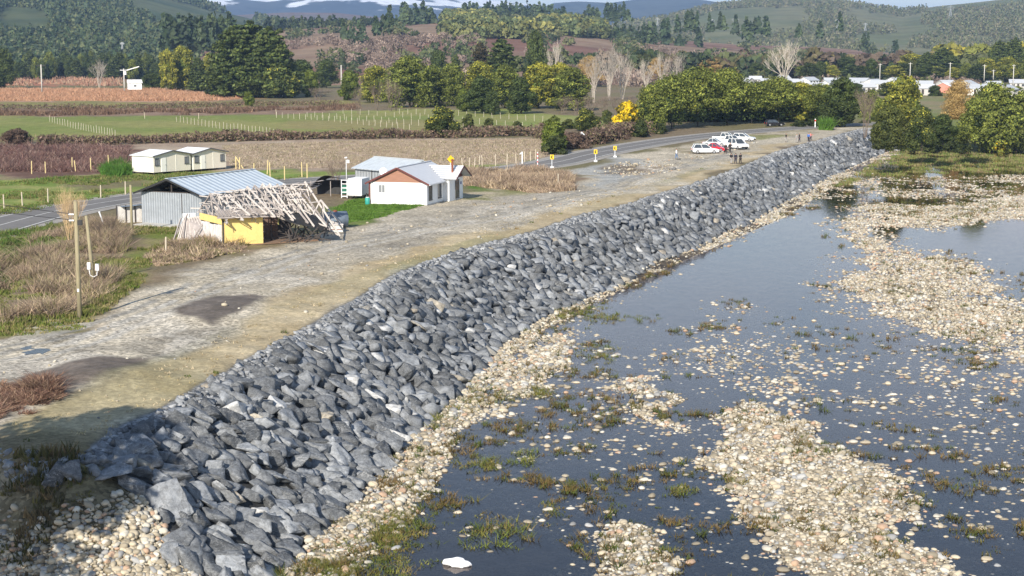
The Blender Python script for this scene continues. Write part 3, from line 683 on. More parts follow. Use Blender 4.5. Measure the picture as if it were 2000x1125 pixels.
# broken fines packed along the crest edge
x_, y_ = [], []
for p_, n_, L_ in cw:
    for _ in range(7):
        q_ = p_+n_*random.uniform(-.1, 1.5)+Vector((random.uniform(-.3, .3), random.uniform(-.3, .3), 0)); x_.append(q_.x); y_.append(q_.y)
x_, y_ = np.array(x_), np.array(y_); dk = edge_dist(x_, y_); kk = (dk > .0) & (dk < 1.7) & (y_ < 380); x_, y_, dk = x_[kk], y_[kk], dk[kk]
V, Fq, Cc, base = [], [], [], 0
zf = -5.3*sst(-.12, 1.12, dk/slope_w(x_, y_))
for i in range(len(x_)):
    v, f = ROCKP[random.randrange(28)][0]; s_ = random.uniform(.12, .34)*np.interp(y_[i], [70, 200], [.9, 1.25]); b_ = random.uniform(.14, .30)
    V.append(v @ (np.array(rot_euler(random.gauss(0, .3), random.gauss(0, .3), random.uniform(0, 6.3)))*s_).T+np.array((x_[i], y_[i], zf[i]+.02))); Fq.append(f+base); base += len(v); Cc.append(np.repeat(np.array([(b_*.98, b_, b_*1.02)]), len(f), 0))
tag(nmesh('crest_rubble', np.concatenate(V), np.concatenate(Fq), M_rock, col=np.concatenate(Cc)), 'small broken grey stone packed along the crest of the riprap', 'rubble', kind='stuff')

# ------------------------------------------------------------------ river cobbles
def ico(sub):
    bm = bmesh.new(); bmesh.ops.create_icosphere(bm, subdivisions=sub, radius=1); a = bm_arrays(bm); bm.free(); return a
ICO1, ICO2, ICO3 = ico(1), ico(2), ico(3)
def pebble_mesh(P, sizes, cols, lod, flat=(.55, .75)):
    """one merged mesh of rounded stones"""
    n = len(P); v, f = lod; m = len(v)
    ax = np.stack([rng.uniform(.85, 1.25, n), rng.uniform(.7, 1.0, n), rng.uniform(*flat, n)], 1)*sizes[:, None]
    a = rng.uniform(0, 2*math.pi, n); ca, sa = np.cos(a), np.sin(a)
    ti = rng.normal(0, .18, n)
    L = v[None]*ax[:, None, :]*(1+.10*np.sin(v[None, :, 0]*3+a[:, None])*np.cos(v[None, :, 1]*2.6+2*a[:, None]))[..., None]
    z = L[..., 2]+L[..., 0]*ti[:, None]
    X = L[..., 0]*ca[:, None]-L[..., 1]*sa[:, None]; Y = L[..., 0]*sa[:, None]+L[..., 1]*ca[:, None]
    V = np.stack([X+P[:, None, 0], Y+P[:, None, 1], z+P[:, None, 2]], -1).reshape(-1, 3)
    Fc = (f[None]+(np.arange(n)*m)[:, None, None]).reshape(-1, 3)
    return V, Fc, np.repeat(cols, m, 0)
def cobble_cols(n):
    b = rng.uniform(.20, .49, n); t = rng.random(n)
    c = np.stack([b*1.10, b*.95, b*.70], 1)
    g = t < .13; c[g] = (np.array([.96, .95, .92])[None]*rng.uniform(.14, .42, (g.sum(), 1)))
    w = t > .80; c[w] = np.array([1.0, .93, .78])[None]*rng.uniform(.42, .62, (w.sum(), 1))
    pk = (t > .2) & (t < .26); c[pk] = np.array([.42, .29, .2])
    return c
def sample_plan(n, y0, y1, a0_, a1_, xofs=0):
    y = np.sqrt(rng.uniform(y0**2, y1**2, n)); return y*rng.uniform(a0_, a1_, n)+xofs, y
# candidates over the whole bed, thinned by the bar map
x, y = sample_plan(1300000, 64, 385, -.2, .34)
d = bardens(x, y); ed = edge_dist(x, y)
clus = fbm(x*.55, y*.55, 91, 3)
kd = sst(.7, .92, d)
pr = np.clip(d, 0, 1)**1.15*((.6+9.0*sst(.36, .70, clus))*(1-kd)+kd*(1.0+1.2*clus))*np.interp(y, [64, 120, 200, 385], [1.35, .95, .5, .26])*(1-(1-kd)*(1-(.12+1.9*sst(.40, .62, fbm(x*.2+y*.05, y*.11, 97, 4)))))
keep = (rng.random(len(x)) < pr) & (ed > slope_w(x, y)*.99) & (y < 388)
x, y, d = x[keep], y[keep], d[keep]
sz = np.exp(rng.normal(math.log(.068), .48, len(x)))*np.interp(y, [64, 150, 385], [1, 1.25, 1.7]); sz = np.clip(sz, .04, .28)
zb = gz(x, y, None); z = np.where(rng.random(len(x)) < .45, zb, np.maximum(zb, WZ-.12))+sz*.25
print('cobbles', len(x))
cc = cobble_cols(len(x))
# bank of cobbles at the near left and the row along the toe
xb, yb = sample_plan(110000, 58, 78, -.34, -.17)
db = edge_dist(xb, yb)/7.0; kb = (db > .36) & (db < 1.5) & (rng.random(len(xb)) < .26*sst(.3, .75, db)*(.4+1.2*fbm(xb*.5, yb*.5, 5, 3))) & (np.arctan2(yb-72, xb+18.7) < R(-46))
xb, yb = xb[kb], yb[kb]; sb = np.clip(np.exp(rng.normal(math.log(.095), .42, len(xb))), .05, .21)
x = np.concatenate([x, xb]); y = np.concatenate([y, yb]); z = np.concatenate([z, gz(xb, yb)+sb*.3]); sz = np.concatenate([sz, sb]); cc = np.concatenate([cc, cobble_cols(len(xb))])
isb = np.arange(len(x)) >= len(x)-len(xb)
u_, v_ = pix(x, y, z)
vis_ = (u_ > 5) & (u_ < 1995) & (v_ < 1118)
rank = np.argsort(-(sz/y)*vis_)
top = np.zeros(len(x), bool); top[rank[:300]] = True
P = np.stack([x, y, z], 1)
for i in rank[:300]:
    Vv, Ff, Cv = pebble_mesh(np.zeros((1, 3)), sz[i:i+1], cc[i:i+1], ICO3)
    o = nmesh('cobble', Vv, Ff, M_cobble, col=Cv, smooth=True, dom='POINT'); o.location = P[i]
    if isb[i]: tag(o, 'large rounded pale cobble on the dry bank left of the riprap end', 'cobble', 'large cobbles on the dry near bank')
    else: tag(o, 'large rounded cream cobble on the gravel bar near the riprap toe' if u_[i] < 1000 else 'large rounded cream cobble on the stony bar in open water', 'cobble', 'large cobbles by the riprap toe' if u_[i] < 1000 else 'large cobbles of the river bars')
nearm = (~top) & (y < 125); farm = (~top) & (y >= 125)
A = pebble_mesh(P[nearm], sz[nearm], cc[nearm], ICO2); B = pebble_mesh(P[farm], sz[farm], cc[farm], ICO1)
tag(nmesh('river_cobbles', np.concatenate([A[0], B[0]]), np.concatenate([A[1], B[1]+len(A[0])]), M_cobble, col=np.concatenate([A[2], B[2]]), smooth=True, dom='POINT'), 'cream river cobbles covering the bars and shallows', 'cobbles', kind='stuff')
# loose stones on the yard
x, y = sample_plan(60000, 75, 330, -.32, .15)
YARD = plan([(-100, 670), (150, 650), (480, 492), (800, 405), (1120, 372), (1200, 320), (1560, 262), (1380, 320), (1000, 452), (640, 600), (300, 790), (-100, 900)])
RUB = plan([(1160, 335), (1210, 318), (1320, 318), (1350, 300), (1440, 268), (1560, 252), (1600, 256), (1440, 280), (1340, 322), (1290, 345), (1220, 345)])
RUB2 = plan([(540, 480), (700, 455), (900, 405), (1120, 368), (1160, 380), (900, 440), (640, 545), (560, 560)])
pr = .05*polymask(x, y, YARD, 1)*(.1+1.8*sst(.42, .7, fbm(x*.22, y*.22, 55, 4)))+.5*polymask(x, y, RUB, 1)*sst(.38, .6, fbm(x*.15, y*.15, 57, 3))+.06*polymask(x, y, RUB2, 1)
k = (rng.random(len(x)) < pr) & (edge_dist(x, y) < -1) & (seg_dist(x, y, ROADS)[0] > 4.6); x, y = x[k], y[k]
sz = np.clip(np.exp(rng.normal(math.log(.065), .45, len(x))), .03, .22)*np.interp(y, [75, 300], [.9, 2.4])
c = cobble_cols(len(x))*.85
A = pebble_mesh(np.stack([x, y, gz(x, y)+sz*.3], 1), sz, c, ICO1)
tag(nmesh('loose_stones', A[0], A[1], M_cobble, col=A[2], dom='POINT'), 'pale loose stones and rubble strewn over the gravel yard', 'stones', kind='stuff')
#--PART3--
# ------------------------------------------------------------------ foliage builders
def leaf_quads(P, N, size, col, r, elong=1.6):
    """quads centred at P, roughly facing N"""
    n = len(P); N = N + r.normal(0, .55, (n, 3)); N /= np.linalg.norm(N, axis=1, keepdims=True)+1e-9
    T = np.cross(N, r.normal(0, 1, (n, 3))); T /= np.linalg.norm(T, axis=1, keepdims=True)+1e-9
    Bv = np.cross(N, T); s = size[:, None] if hasattr(size, '__len__') else size
    a, b = T*s*.5*elong, Bv*s*.5
    V = np.stack([P-a, P+b*.9, P+a, P-b*.9], 1).reshape(-1, 3)
    return V, np.arange(n*4).reshape(n, 4), col
def join(parts):
    V, Fq, Cc, b = [], [], [], 0
    for v, f, c in parts: V.append(v); Fq.append(f+b); Cc.append(c); b += len(v)
    return np.concatenate(V), np.concatenate(Fq), np.concatenate(Cc)
def clump_leaves(r, centre, rad, n, size, base, tip, flower=None, ff=0.0, fill=.35):
    d = r.normal(0, 1, (n, 3)); d /= np.linalg.norm(d, axis=1, keepdims=True)
    lump = 1+.22*np.sin(d[:, 0]*5+centre[0]*3)*np.cos(d[:, 1]*5+centre[1]*2)+.15*np.sin(d[:, 2]*7)
    q = np.where(r.random(n) < fill, r.random(n)**.5, r.uniform(.82, 1.06, n))*lump
    P = np.array(centre)+d*np.array(rad)*q[:, None]
    N = d/np.array(rad); N /= np.linalg.norm(N, axis=1, keepdims=True)
    t = r.random(n)[:, None]
    c = np.array(base)*(1-t)+np.array(tip)*t
    c = c*r.uniform(.7, 1.3)*r.uniform(.8, 1.2, (n, 1))
    if flower is not None:
        w = (r.random(n) < ff*np.clip(.35+d[:, 2], 0, 1)*np.clip(q-.5, 0, 1)*2)
        c[w] = np.array(flower)*r.uniform(.8, 1.2, (w.sum(), 1))
    return leaf_quads(P, N, size*r.uniform(.6, 1.3, n), c, r)
DKG, MDG, LTG, YEL = (.036, .056, .013), (.10, .135, .026), (.27, .30, .055), (.46, .43, .06)
def limb_mesh(name, limbs, m, n=6):
    mb = MB()
    for pts, rad in limbs: mb.tube(pts, rad, n)
    me = bpy.data.meshes.new(name); me.from_pydata(mb.v, [], mb.f); me.materials.append(m)
    for p in me.polygons: p.use_smooth = True
    return me
def proto_round(seed, h=12, w=10, n=26, leaf=.33, cols=(DKG, LTG), flower=None, ff=0., low=.10, per=460, bark=None, top=.5):
    """broad crown of many leaf clumps down to near the ground on a forked trunk"""
    r = np.random.default_rng(seed); parts = []; limbs = [([(0, 0, -.4), (.1, .05, h*.2), (r.normal(0, .3), r.normal(0, .3), h*.55)], [.22, .17, .08])]
    for k in range(n):
        t = low+(1-low)*((k+.5)/n)**.9
        prof = math.sin(math.pi*min(1, (.16+.84*t)**.85))**.62
        ang = k*2.4+r.normal(0, .4); rr = w*.5*prof*r.uniform(.35, .86)
        cr_ = w*r.uniform(.13, .21)
        c = (rr*math.cos(ang), rr*math.sin(ang), min(h-cr_*.8, max(cr_*.55, h*t*.95)))
        f = ff*(r.random() < .8)*r.uniform(.2, 1.6)
        parts.append(clump_leaves(r, c, (cr_, cr_, cr_*.82), per, leaf, cols[0], cols[1], flower, f))
        if k % 3 == 0: limbs.append(([(0, 0, h*.12+.3*t*h), (c[0]*.5, c[1]*.5, c[2]*.75), c], [.12, .07, .03]))
    parts.append(clump_leaves(r, (0, 0, h*.45), (w*.28, w*.28, h*.36), int(per*3.5), leaf*1.3, cols[0], cols[0], None, 0, .7))
    V, Fq, Cc = join(parts)
    return dict(h=h, w=w, crown=nmesh('crown', V, Fq, M_leaf, col=Cc, link=False), trunk=limb_mesh('trunk', limbs, bark or M_bark))
def proto_pine(seed, h=28, w=16, leaf=.8, cols=((.034, .058, .018), (.14, .17, .042)), levels=15, taper=.75, low=.06, per=46):
    """whorls of drooping boughs carrying needle clumps"""
    r = np.random.default_rng(seed); parts = []; limbs = [([(0, 0, -.5), (0, 0, h*.5), (.2, .1, h*.97)], [h*.014, h*.010, .05])]
    for i in range(levels):
        t = low+(1-low)*i/(levels-1); z = h*t*.96; R_ = w*.5*((1-t)**taper)*(.55+.45*min(1, (t-low+.12)*5))+.4
        nb = int(5+9*(1-t))
        for k in range(nb):
            a = 2.4*i+2*math.pi*k/nb+r.normal(0, .2); L = R_*r.uniform(.7, 1.12)
            for q in (.35, .6, .82, 1.0):
                c = (L*q*math.cos(a), L*q*math.sin(a), z+L*.12*q+r.normal(0, .2))
                cr_ = (.22+.1*(1-q))*R_*.8+.5
                parts.append(clump_leaves(r, c, (cr_, cr_, cr_*.5), int(per*(.4+.6*q)), leaf, cols[0], cols[1], None, 0, .2))
            if k % 2 == 0: limbs.append(([(0, 0, z-.3), (L*.9*math.cos(a), L*.9*math.sin(a), z+L*.1)], [.09, .03]))
    V, Fq, Cc = join(parts)
    return dict(h=h, w=w, crown=nmesh('crown', V, Fq, M_leaf, col=Cc, link=False), trunk=limb_mesh('trunk', limbs, M_bark))
def proto_bare(seed, h=20, w=9, m=None, stems=5, depth=4, spread=.42, r0=.16, up=.55, lowk=.28):
    """leafless tree: forked stems drawn as tapering twigs"""
    r = random.Random(seed); mb = MB(); tw = MB()
    def grow(p, d, L, rad, k):
        q = p+d*L; mid = p+d*L*.5+Vector((r.gauss(0, .03), r.gauss(0, .03), 0))*L
        (mb if k >= depth-1 else tw).tube([p, mid, q], [rad, rad*.8, rad*.62], 5 if k >= depth-1 else 3, cap=False)
        if k == 0: return
        nb = r.choice((2, 3, 3)) if k > 1 else 3
        for _ in range(nb):
            e = (d+Vector((r.gauss(0, spread), r.gauss(0, spread), up*r.random()))).normalized()
            grow(p.lerp(q, r.uniform(.55, 1)), e, L*r.uniform(.6, .85), rad*.6, k-1)
    for s in range(stems):
        a = 2*math.pi*s/stems+r.random(); lean = r.uniform(.05, w/h*.55)
        grow(Vector((.25*math.cos(a), .25*math.sin(a), -.3)), Vector((lean*math.cos(a), lean*math.sin(a), 1)).normalized(), h*lowk*r.uniform(.8, 1.1), r0, depth)
    zz = max(max(v[2] for v in tw.v), max(v[2] for v in mb.v)); ww = 2*max(math.hypot(v[0], v[1]) for v in tw.v)
    def mk(nm, b):
        me = bpy.data.meshes.new(nm); me.from_pydata(b.v, [], b.f); me.materials.append(m or M_palebark); return me
    return dict(h=zz, w=ww*.8, crown=mk('crown', tw), trunk=mk('trunk', mb))
PR = dict(
    acacia=[proto_round(1, flower=YEL, ff=.02), proto_round(2, h=12, w=11, flower=YEL, ff=.03, n=30), proto_round(3, h=13, w=9, flower=YEL, ff=.05)],
    bloom=[proto_round(4, flower=YEL, ff=.36, cols=(MDG, (.26, .25, .035))), proto_round(5, h=12, w=9, flower=YEL, ff=.55, cols=(MDG, (.30, .27, .035)))],
    dark=[proto_round(6, h=12, w=8, cols=((.030, .050, .015), (.105, .135, .034)), top=.8), proto_round(7, h=13, w=9, cols=((.034, .055, .017), (.12, .15, .034)))],
    canopy=[proto_round(41, h=13, w=13, n=34, low=.40, flower=YEL, ff=.02), proto_round(42, h=13, w=12, n=32, low=.38, flower=YEL, ff=.05), proto_round(43, h=13, w=13, n=34, low=.42, flower=YEL, ff=.03)],
    olive=[proto_round(8, h=9, w=9, cols=((.05, .065, .016), (.13, .14, .03)), n=22), proto_round(9, h=9, w=8, cols=((.04, .06, .016), (.11, .13, .03)), flower=YEL, ff=.25)],
    lime=[proto_round(10, h=8, w=7, cols=((.07, .10, .016), (.16, .19, .03)), n=20)],
    yellow=[proto_round(11, h=6, w=6, cols=((.10, .11, .02), (.40, .30, .03)), flower=(.78, .56, .02), ff=3.2, n=20, leaf=.34)],
    pine=[proto_pine(12, w=18, taper=.45), proto_pine(13, h=30, w=21, taper=.40), proto_pine(14, h=26, w=19, taper=.42)],
    cypress=[proto_pine(15, h=14, w=6, leaf=.5, levels=13, taper=.5, per=26, cols=((.034, .055, .017), (.12, .145, .038)))],
    brown=[proto_pine(16, h=14, w=6, leaf=.5, levels=13, taper=.55, per=20, cols=((.030, .030, .012), (.085, .066, .032)))],
    poplar=[proto_bare(17), proto_bare(18, stems=7, w=8), proto_bare(19, h=22, w=12, stems=6)],
    willow=[proto_round(20, h=14, w=9, n=24, leaf=.15, cols=((.34, .22, .075), (.66, .47, .19)), low=.22, per=1000, bark=M_orangebark)],
    twig=[proto_bare(21, h=7, w=6, m=M_twig, stems=6, depth=5, spread=.5, r0=.06), proto_bare(22, h=8, w=6, m=M_twig, stems=4, depth=5, spread=.5, r0=.07)],
    bush=[proto_round(23, h=3.5, w=4, n=14, leaf=.26, cols=((.045, .06, .016), (.12, .13, .03)), low=.05, per=240), proto_round(24, h=3.5, w=4.5, n=14, leaf=.26, cols=((.03, .045, .014), (.08, .095, .022)), low=.05, per=240)],
    thorn=[proto_round(25, h=3, w=4.5, n=12, leaf=.13, cols=((.08, .055, .04), (.22, .15, .11)), low=.05, per=900, bark=M_twig)],
    straw=[proto_bare(26, h=6, w=3.6, m=mat("straw_stems", (.50, .36, .20), .9, var=.3), stems=14, depth=5, spread=.34, r0=.035, lowk=.24)])
NAMES = dict(acacia=('acacia_tree', 'tree'), bloom=('acacia_tree', 'tree'), dark=('broadleaf_tree', 'tree'), olive=('acacia_tree', 'tree'), lime=('young_tree', 'tree'), yellow=('flowering_broom', 'shrub'),
             pine=('pine_tree', 'tree'), canopy=('acacia_tree', 'tree'), cypress=('cypress_tree', 'tree'), brown=('cypress_tree', 'tree'), poplar=('bare_poplar', 'tree'), willow=('bare_willow', 'tree'), twig=('bare_tree', 'tree'), bush=('bush', 'bush'), thorn=('bramble_bush', 'bush'), straw=('dry_shrub', 'shrub'))
def plant(kind, u, v, wpx, vtop, label, group=None, z0=0.0, pick=None, Y=None, rot=None):
    """a tree standing where its foot is seen at (u, v), wpx wide, its top at vtop"""
    x, y, z = ground_at(u, v, z0) if Y is None else far(u, v, Y)
    p = PR[kind][pick if pick is not None else random.randrange(len(PR[kind]))]
    hh = max(.8, far(u, vtop, y)[2]-z); ww = wpx*y/F
    n, cat = NAMES[kind]
    o = thing(n, label, cat, (x, y, z-.1), rot if rot is not None else random.uniform(0, 6.28), group, (ww/p['w'], ww/p['w'], hh/p['h']))
    link_mesh('trunk', p['trunk'], o); link_mesh('crown', p['crown'], o)
    return o
# pines and shrubs on the left
plant('pine', 456, 191, 105, 50, 'big dark pine at the left of the three tall pines behind the orange field', pick=0)
plant('pine', 492, 190, 135, 38, 'tallest dark green pine, in the middle of the three behind the orange field', pick=1)
plant('pine', 528, 191, 110, 50, 'dark pine at the right of the three tall pines', pick=2)
plant('bloom', 328, 178, 38, 96, 'slim acacia with yellow bloom, leftmost beside the big pines', pick=1)
plant('bloom', 358, 177, 58, 90, 'tall yellow green acacia in front of the left pine forest edge', pick=0)
plant('bloom', 408, 172, 30, 104, 'narrow yellow flowering acacia squeezed against the big pines', pick=1)
plant('cypress', 388, 178, 34, 112, 'dark narrow cypress between the yellow acacias and the big pine')
plant('dark', 300, 175, 50, 142, 'low dark shrubby tree beside the white shed in the orange field')
plant('twig', 432, 184, 50, 142, 'grey leafless thicket at the foot of the big pines')
plant('olive', 505, 190, 52, 140, 'olive green rounded acacia under the pines on the left')
plant('olive', 545, 192, 72, 128, 'broad olive acacia under the right pine with yellowing crown')
plant('dark', 590, 182, 60, 116, 'dark green tree at the right of the olive acacias')
plant('dark', 638, 172, 50, 114, 'dark round tree left of the mid field power pole')
plant('lime', 606, 190, 36, 134, 'small bright green tree in front of the dark trees')
plant('lime', 486, 208, 22, 178, 'lone small bright green tree on the orange field edge')
plant('twig', 620, 194, 60, 168, 'low grey leafless scrub between the pines and the yellow acacias')
# the middle grove
G = 'trees of the middle grove beyond the green field'
for a in (('lime', 682, 196, 46, 136, 'bright green tree at the left end of the middle grove'),
          ('bloom', 735, 200, 72, 128, 'yellow flowering acacia behind the bare saplings in the middle grove'),
          ('acacia', 800, 210, 104, 110, 'largest dark round acacia of the middle grove'),
          ('acacia', 845, 208, 74, 128, 'green acacia right of the largest one in the middle grove'),
          ('acacia', 882, 206, 62, 124, 'upright green acacia in the centre of the middle grove'),
          ('bloom', 938, 206, 72, 120, 'golden topped acacia in the centre of the middle grove'),
          ('dark', 940, 222, 66, 148, 'dark green tree in front of the golden acacia'),
          ('acacia', 985, 212, 70, 126, 'acacia between the golden tree and the dark cypress front'),
          ('dark', 1018, 222, 56, 150, 'dark pointed tree standing in front of the middle grove'),
          ('bloom', 1052, 212, 80, 122, 'yellow tinged acacia right of the dark pointed tree'),
          ('bloom', 1092, 210, 66, 122, 'yellow acacia near the right end of the middle grove'),
          ('acacia', 1118, 216, 82, 132, 'dark green acacia at the right end of the middle grove'),
          ('dark', 962, 224, 30, 175, 'small dark bushy tree at the foot of the middle grove'),
          ('lime', 905, 218, 34, 172, 'small light green tree at the foot of the middle grove')):
    plant(*a, group=G)
for a in (('dark', 855, 180, 44, 97, 'dark fir like tree rising behind the left of the middle grove'),
          ('cypress', 890, 180, 22, 106, 'slim dark cypress rising behind the middle grove'),
          ('brown', 938, 184, 40, 84, 'brownish cypress rising behind the middle grove'),
          ('cypress', 980, 186, 62, 76, 'broad dark conical tree rising highest behind the middle grove'),
          ('dark', 1045, 184, 46, 58, 'tall dark tree behind the right of the middle grove')):
    plant(*a)
for u, v, w, t, lb in ((700, 222, 40, 158, 'left'), (735, 216, 34, 150, 'second'), (762, 217, 40, 140, 'third'), (775, 216, 30, 150, 'fourth')):
    plant('twig', u, v, w, t, f'bare grey sapling in front of the yellow acacia, {lb} of four from the left', 'bare saplings before the grove', pick=1)
for u in range(1100, 1260, 26):
    plant('twig', u, 222+(u % 5), 46, 182, 'grey leafless thicket at the foot of the bare poplars', 'leafless thickets by the bare poplars')
for u, v, w, t, lb in ((1082, 176, 46, 74, 'bare pale tree behind the right end of the grove'), (1160, 200, 54, 100, 'bare pale poplar left of the tallest poplars'), (1190, 196, 52, 82, 'tall bare white poplar right of the grove'), (1215, 194, 56, 88, 'tall bare white poplar beside its twin'),
                       (1262, 180, 44, 112, 'lower bare poplar left of the acacia row top'), (1292, 176, 34, 96, 'thin bare poplar behind the acacia row'), (1322, 174, 40, 96, 'bare pale poplar behind the middle of the acacia row'), (1532, 172, 78, 74, 'large spreading bare tree in front of the village')):
    plant('poplar', u, v, w, t, lb)
plant('willow', 1150, 170, 56, 108, 'orange leafless willow behind the bare poplars')
plant('willow', 1282, 165, 40, 112, 'small orange leafless willow behind the acacia row')
plant('willow', 1390, 160, 70, 112, 'wide orange brown willow behind the acacia row')
# the long row of acacias along the road
G = 'acacias in the row along the road'
for a in (('acacia', 1270, 258, 74, 166, 'leftmost big green acacia of the row along the road'), ('canopy', 1312, 252, 112, 148, 'big green acacia, second from the left in the road row'),
          ('canopy', 1362, 247, 124, 132, 'tallest green acacia of the road row, above the dark hollow'), ('canopy', 1420, 244, 118, 134, 'dense green acacia above the white parked cars'),
          ('canopy', 1468, 241, 104, 160, 'lower green acacia right of the tallest ones in the road row'), ('canopy', 1520, 240, 104, 150, 'yellowish green acacia above the dark car on the road'),
          ('bloom', 1562, 239, 80, 160, 'yellow tinged acacia right of the dark car'), ('canopy', 1596, 241, 84, 164, 'green acacia near the right end of the road row')):
    plant(*a, group=G)
for i_, u in enumerate(range(1296, 1620, 36)):
    plant('dark', u, 236-(u-1296)*.012, 62, 180, 'dark tree standing behind the acacias along the road', 'dark trees behind the road row')  # backdrop added to keep the hollow under the crowns dark
for i_, u in enumerate(range(1306, 1610, 24)):
    plant('dark', u, 238.5-(u-1296)*.012, 50, 204, 'dark undergrowth tree in the shade behind the road row', 'shaded undergrowth of the road row')  # second row added so the shaded hollow fills with dark
for u, v, w, t in ((1252, 268, 34, 236), (1290, 262, 30, 240), (1560, 248, 30, 234), (1585, 247, 30, 232)):
    plant('bush', u, v, w, t, 'olive undergrowth bush at the foot of the acacia row', 'undergrowth of the road row', pick=1)
plant('dark', 1640, 248, 84, 150, 'dark green broad tree at the right end of the road row', pick=1)
plant('bloom', 1612, 232, 40, 165, 'yellow flowering acacia peeping out behind the dark tree', pick=1)
plant('twig', 1690, 262, 50, 165, 'thin leafless tree standing beside the far end of the riprap')
plant('acacia', 1700, 268, 60, 175, 'slender green tree behind the far end of the riprap', z0=-3)
plant('bloom', 1762, 284, 100, 148, 'yellow crowned acacia on the far river bank', z0=-4, pick=0)
plant('olive', 1735, 288, 70, 205, 'olive bush tree in front of the yellow crowned acacia', z0=-4)
plant('olive', 1800, 290, 60, 215, 'olive green shrub right of the yellow crowned acacia', z0=-4)
plant('willow', 1868, 272, 84, 154, 'orange leafless willow on the far river bank', z0=-4)
plant('acacia', 1938, 296, 125, 162, 'large dark green acacia on the far bank right of the orange willow', z0=-4, pick=1)
plant('acacia', 2005, 292, 120, 176, 'dark green acacia cut by the right edge of the view', z0=-4, pick=1)
plant('yellow', 1952, 298, 26, 250, 'small yellow flowering shrub before the dark acacia on the right', z0=-4)
plant('bush', 1850, 292, 60, 242, 'dull green bush left of the large dark acacia', z0=-4)
for kd, u, v, w, t, lb in (('acacia', 1716, 276, 56, 196, 'green tree behind the olive bushes right of the riprap end'), ('dark', 1795, 272, 62, 205, 'dark green tree behind the yellow crowned acacia'), ('dark', 1842, 280, 50, 222, 'dark low tree left of the amber willow'), ('acacia', 1905, 280, 70, 190, 'green tree between the amber willow and the large acacia'), ('olive', 1985, 298, 60, 232, 'olive tree in front of the right edge acacia')):
    plant(kd, u, v, w, t, lb, z0=-4, pick=0)
for u, v, w, t in ((1690, 282, 50, 235), (1730, 292, 46, 258), (1775, 296, 60, 262), (1825, 298, 50, 264), (1870, 298, 50, 268), (1700, 262, 40, 225)):
    plant('bush', u, v, w, t, 'low olive bush on the far river bank among taller trees', 'low bushes of the far bank', z0=-4)
# bushes and brooms by the fields
plant('yellow', 1224, 258, 58, 198, 'brilliant yellow flowering broom beside the road', pick=0)
plant('bush', 1250, 266, 40, 232, 'olive bush between the yellow broom and the acacia row')
plant('olive', 862, 268, 64, 208, 'dark round bush tree standing in the hedge of the green field', pick=1)
plant('bush', 915, 254, 28, 222, 'small olive bush right of the round bush tree in the hedge', pick=0)
plant('lime', 1082, 298, 54, 226, 'bright green willow bush beside the road sign')
plant('bush', 1085, 302, 56, 264, 'dark low bush at the foot of the bright willow bush', pick=1)
plant('olive', 1142, 256, 44, 212, 'olive shrub above the diamond road sign')
plant('bush', 1185, 246, 26, 214, 'olive shrub left of the yellow broom', pick=0)
plant('bush', 955, 252, 22, 230, 'tiny olive bush in the field corner', pick=0)
for u, v, w, t in ((1010, 256, 26, 236), (1110, 252, 30, 232), (1165, 250, 24, 226)):
    plant('bush', u, v, w, t, 'small olive bush in the fenced plot by the road', 'small bushes of the fenced plot', pick=0)
for u, v, w, t, lb in ((1120, 290, 70, 258, 'dark brown bramble bush left of the diamond road sign'), (1165, 280, 66, 250, 'dark brown bramble bush right of the diamond road sign'), (1205, 272, 50, 246, 'brown bramble bush below the yellow broom'), (35, 282, 62, 250, 'dark brown bramble mound at the far left field edge'), (92, 284, 50, 262, 'smaller brown bramble mound right of the mound at far left')):
    plant('thorn', u, v, w, t, lb)
plant('straw', 140, 468, 74, 352, 'tall straw coloured shrub beside the road at left', pick=0)
plant('twig', 655, 372, 62, 300, 'small bare tree behind the collapsed house', pick=0)
plant('twig', 215, 466, 60, 412, 'tangled leafless bush by the tall pole', pick=0)
plant('twig', 190, 470, 50, 420, 'leafless bush beside the tall straw shrub', pick=1)
# far trees: belt behind the orange field, village trees, pines of the far slopes
G = 'dark trees of the far shelter belt'
for i in range(46):
    u = -10+i*7.4+random.uniform(-4, 4)
    plant(random.choice(('cypress', 'dark', 'dark', 'acacia')), u, 152+random.uniform(-2, 4), random.uniform(16, 32), random.uniform(98, 122), 'dark tree in the far shelter belt below the forested mountain', G)
for u, t in ((8, 92), (-8, 100)):
    plant('dark', u, 172, 50, t, 'dark tree standing at the left edge beyond the orange field', 'dark trees at the left edge')
plant('poplar', 195, 172, 40, 112, 'grey bare tree left of the concrete pole in the far field', pick=0)
G = 'trees around the village'
for i in range(26):
    u = 1560+i*18+random.uniform(-8, 8)
    plant(random.choice(('dark', 'acacia', 'bloom', 'olive', 'cypress')), u, 152+random.uniform(-4, 2), random.uniform(24, 46), random.uniform(110, 132), 'tree standing behind the white village houses', G, Y=880+random.uniform(-40, 40))
for u, v, w, t, kd in ((1492, 186, 40, 158, 'acacia'), (1560, 188, 36, 160, 'dark'), (1640, 186, 34, 158, 'acacia'), (1672, 190, 36, 162, 'dark'), (1735, 188, 40, 160, 'olive'), (1782, 190, 34, 164, 'dark'), (1826, 192, 30, 166, 'dark'), (1872, 194, 36, 166, 'acacia'), (1930, 196, 40, 166, 'dark'), (1985, 198, 40, 168, 'acacia')):
    plant(kd, u, v, w, t, 'low green tree standing in front of the village houses', 'low trees in front of the village', Y=650)
for u, w, t, kd in ((1478, 34, 122, 'dark'), (1504, 30, 122, 'dark'), (1600, 50, 128, 'dark'), (1780, 60, 104, 'bloom'), (1842, 62, 92, 'pine'), (1950, 50, 78, 'pine'), (1980, 50, 72, 'pine'), (1810, 40, 100, 'pine')):
    plant(kd, u, 150, w, t, 'taller dark tree rising behind the village roofs' if kd != 'bloom' else 'yellow tree rising behind the village roofs', 'tall trees behind the village' if kd != 'bloom' else None, Y=930)

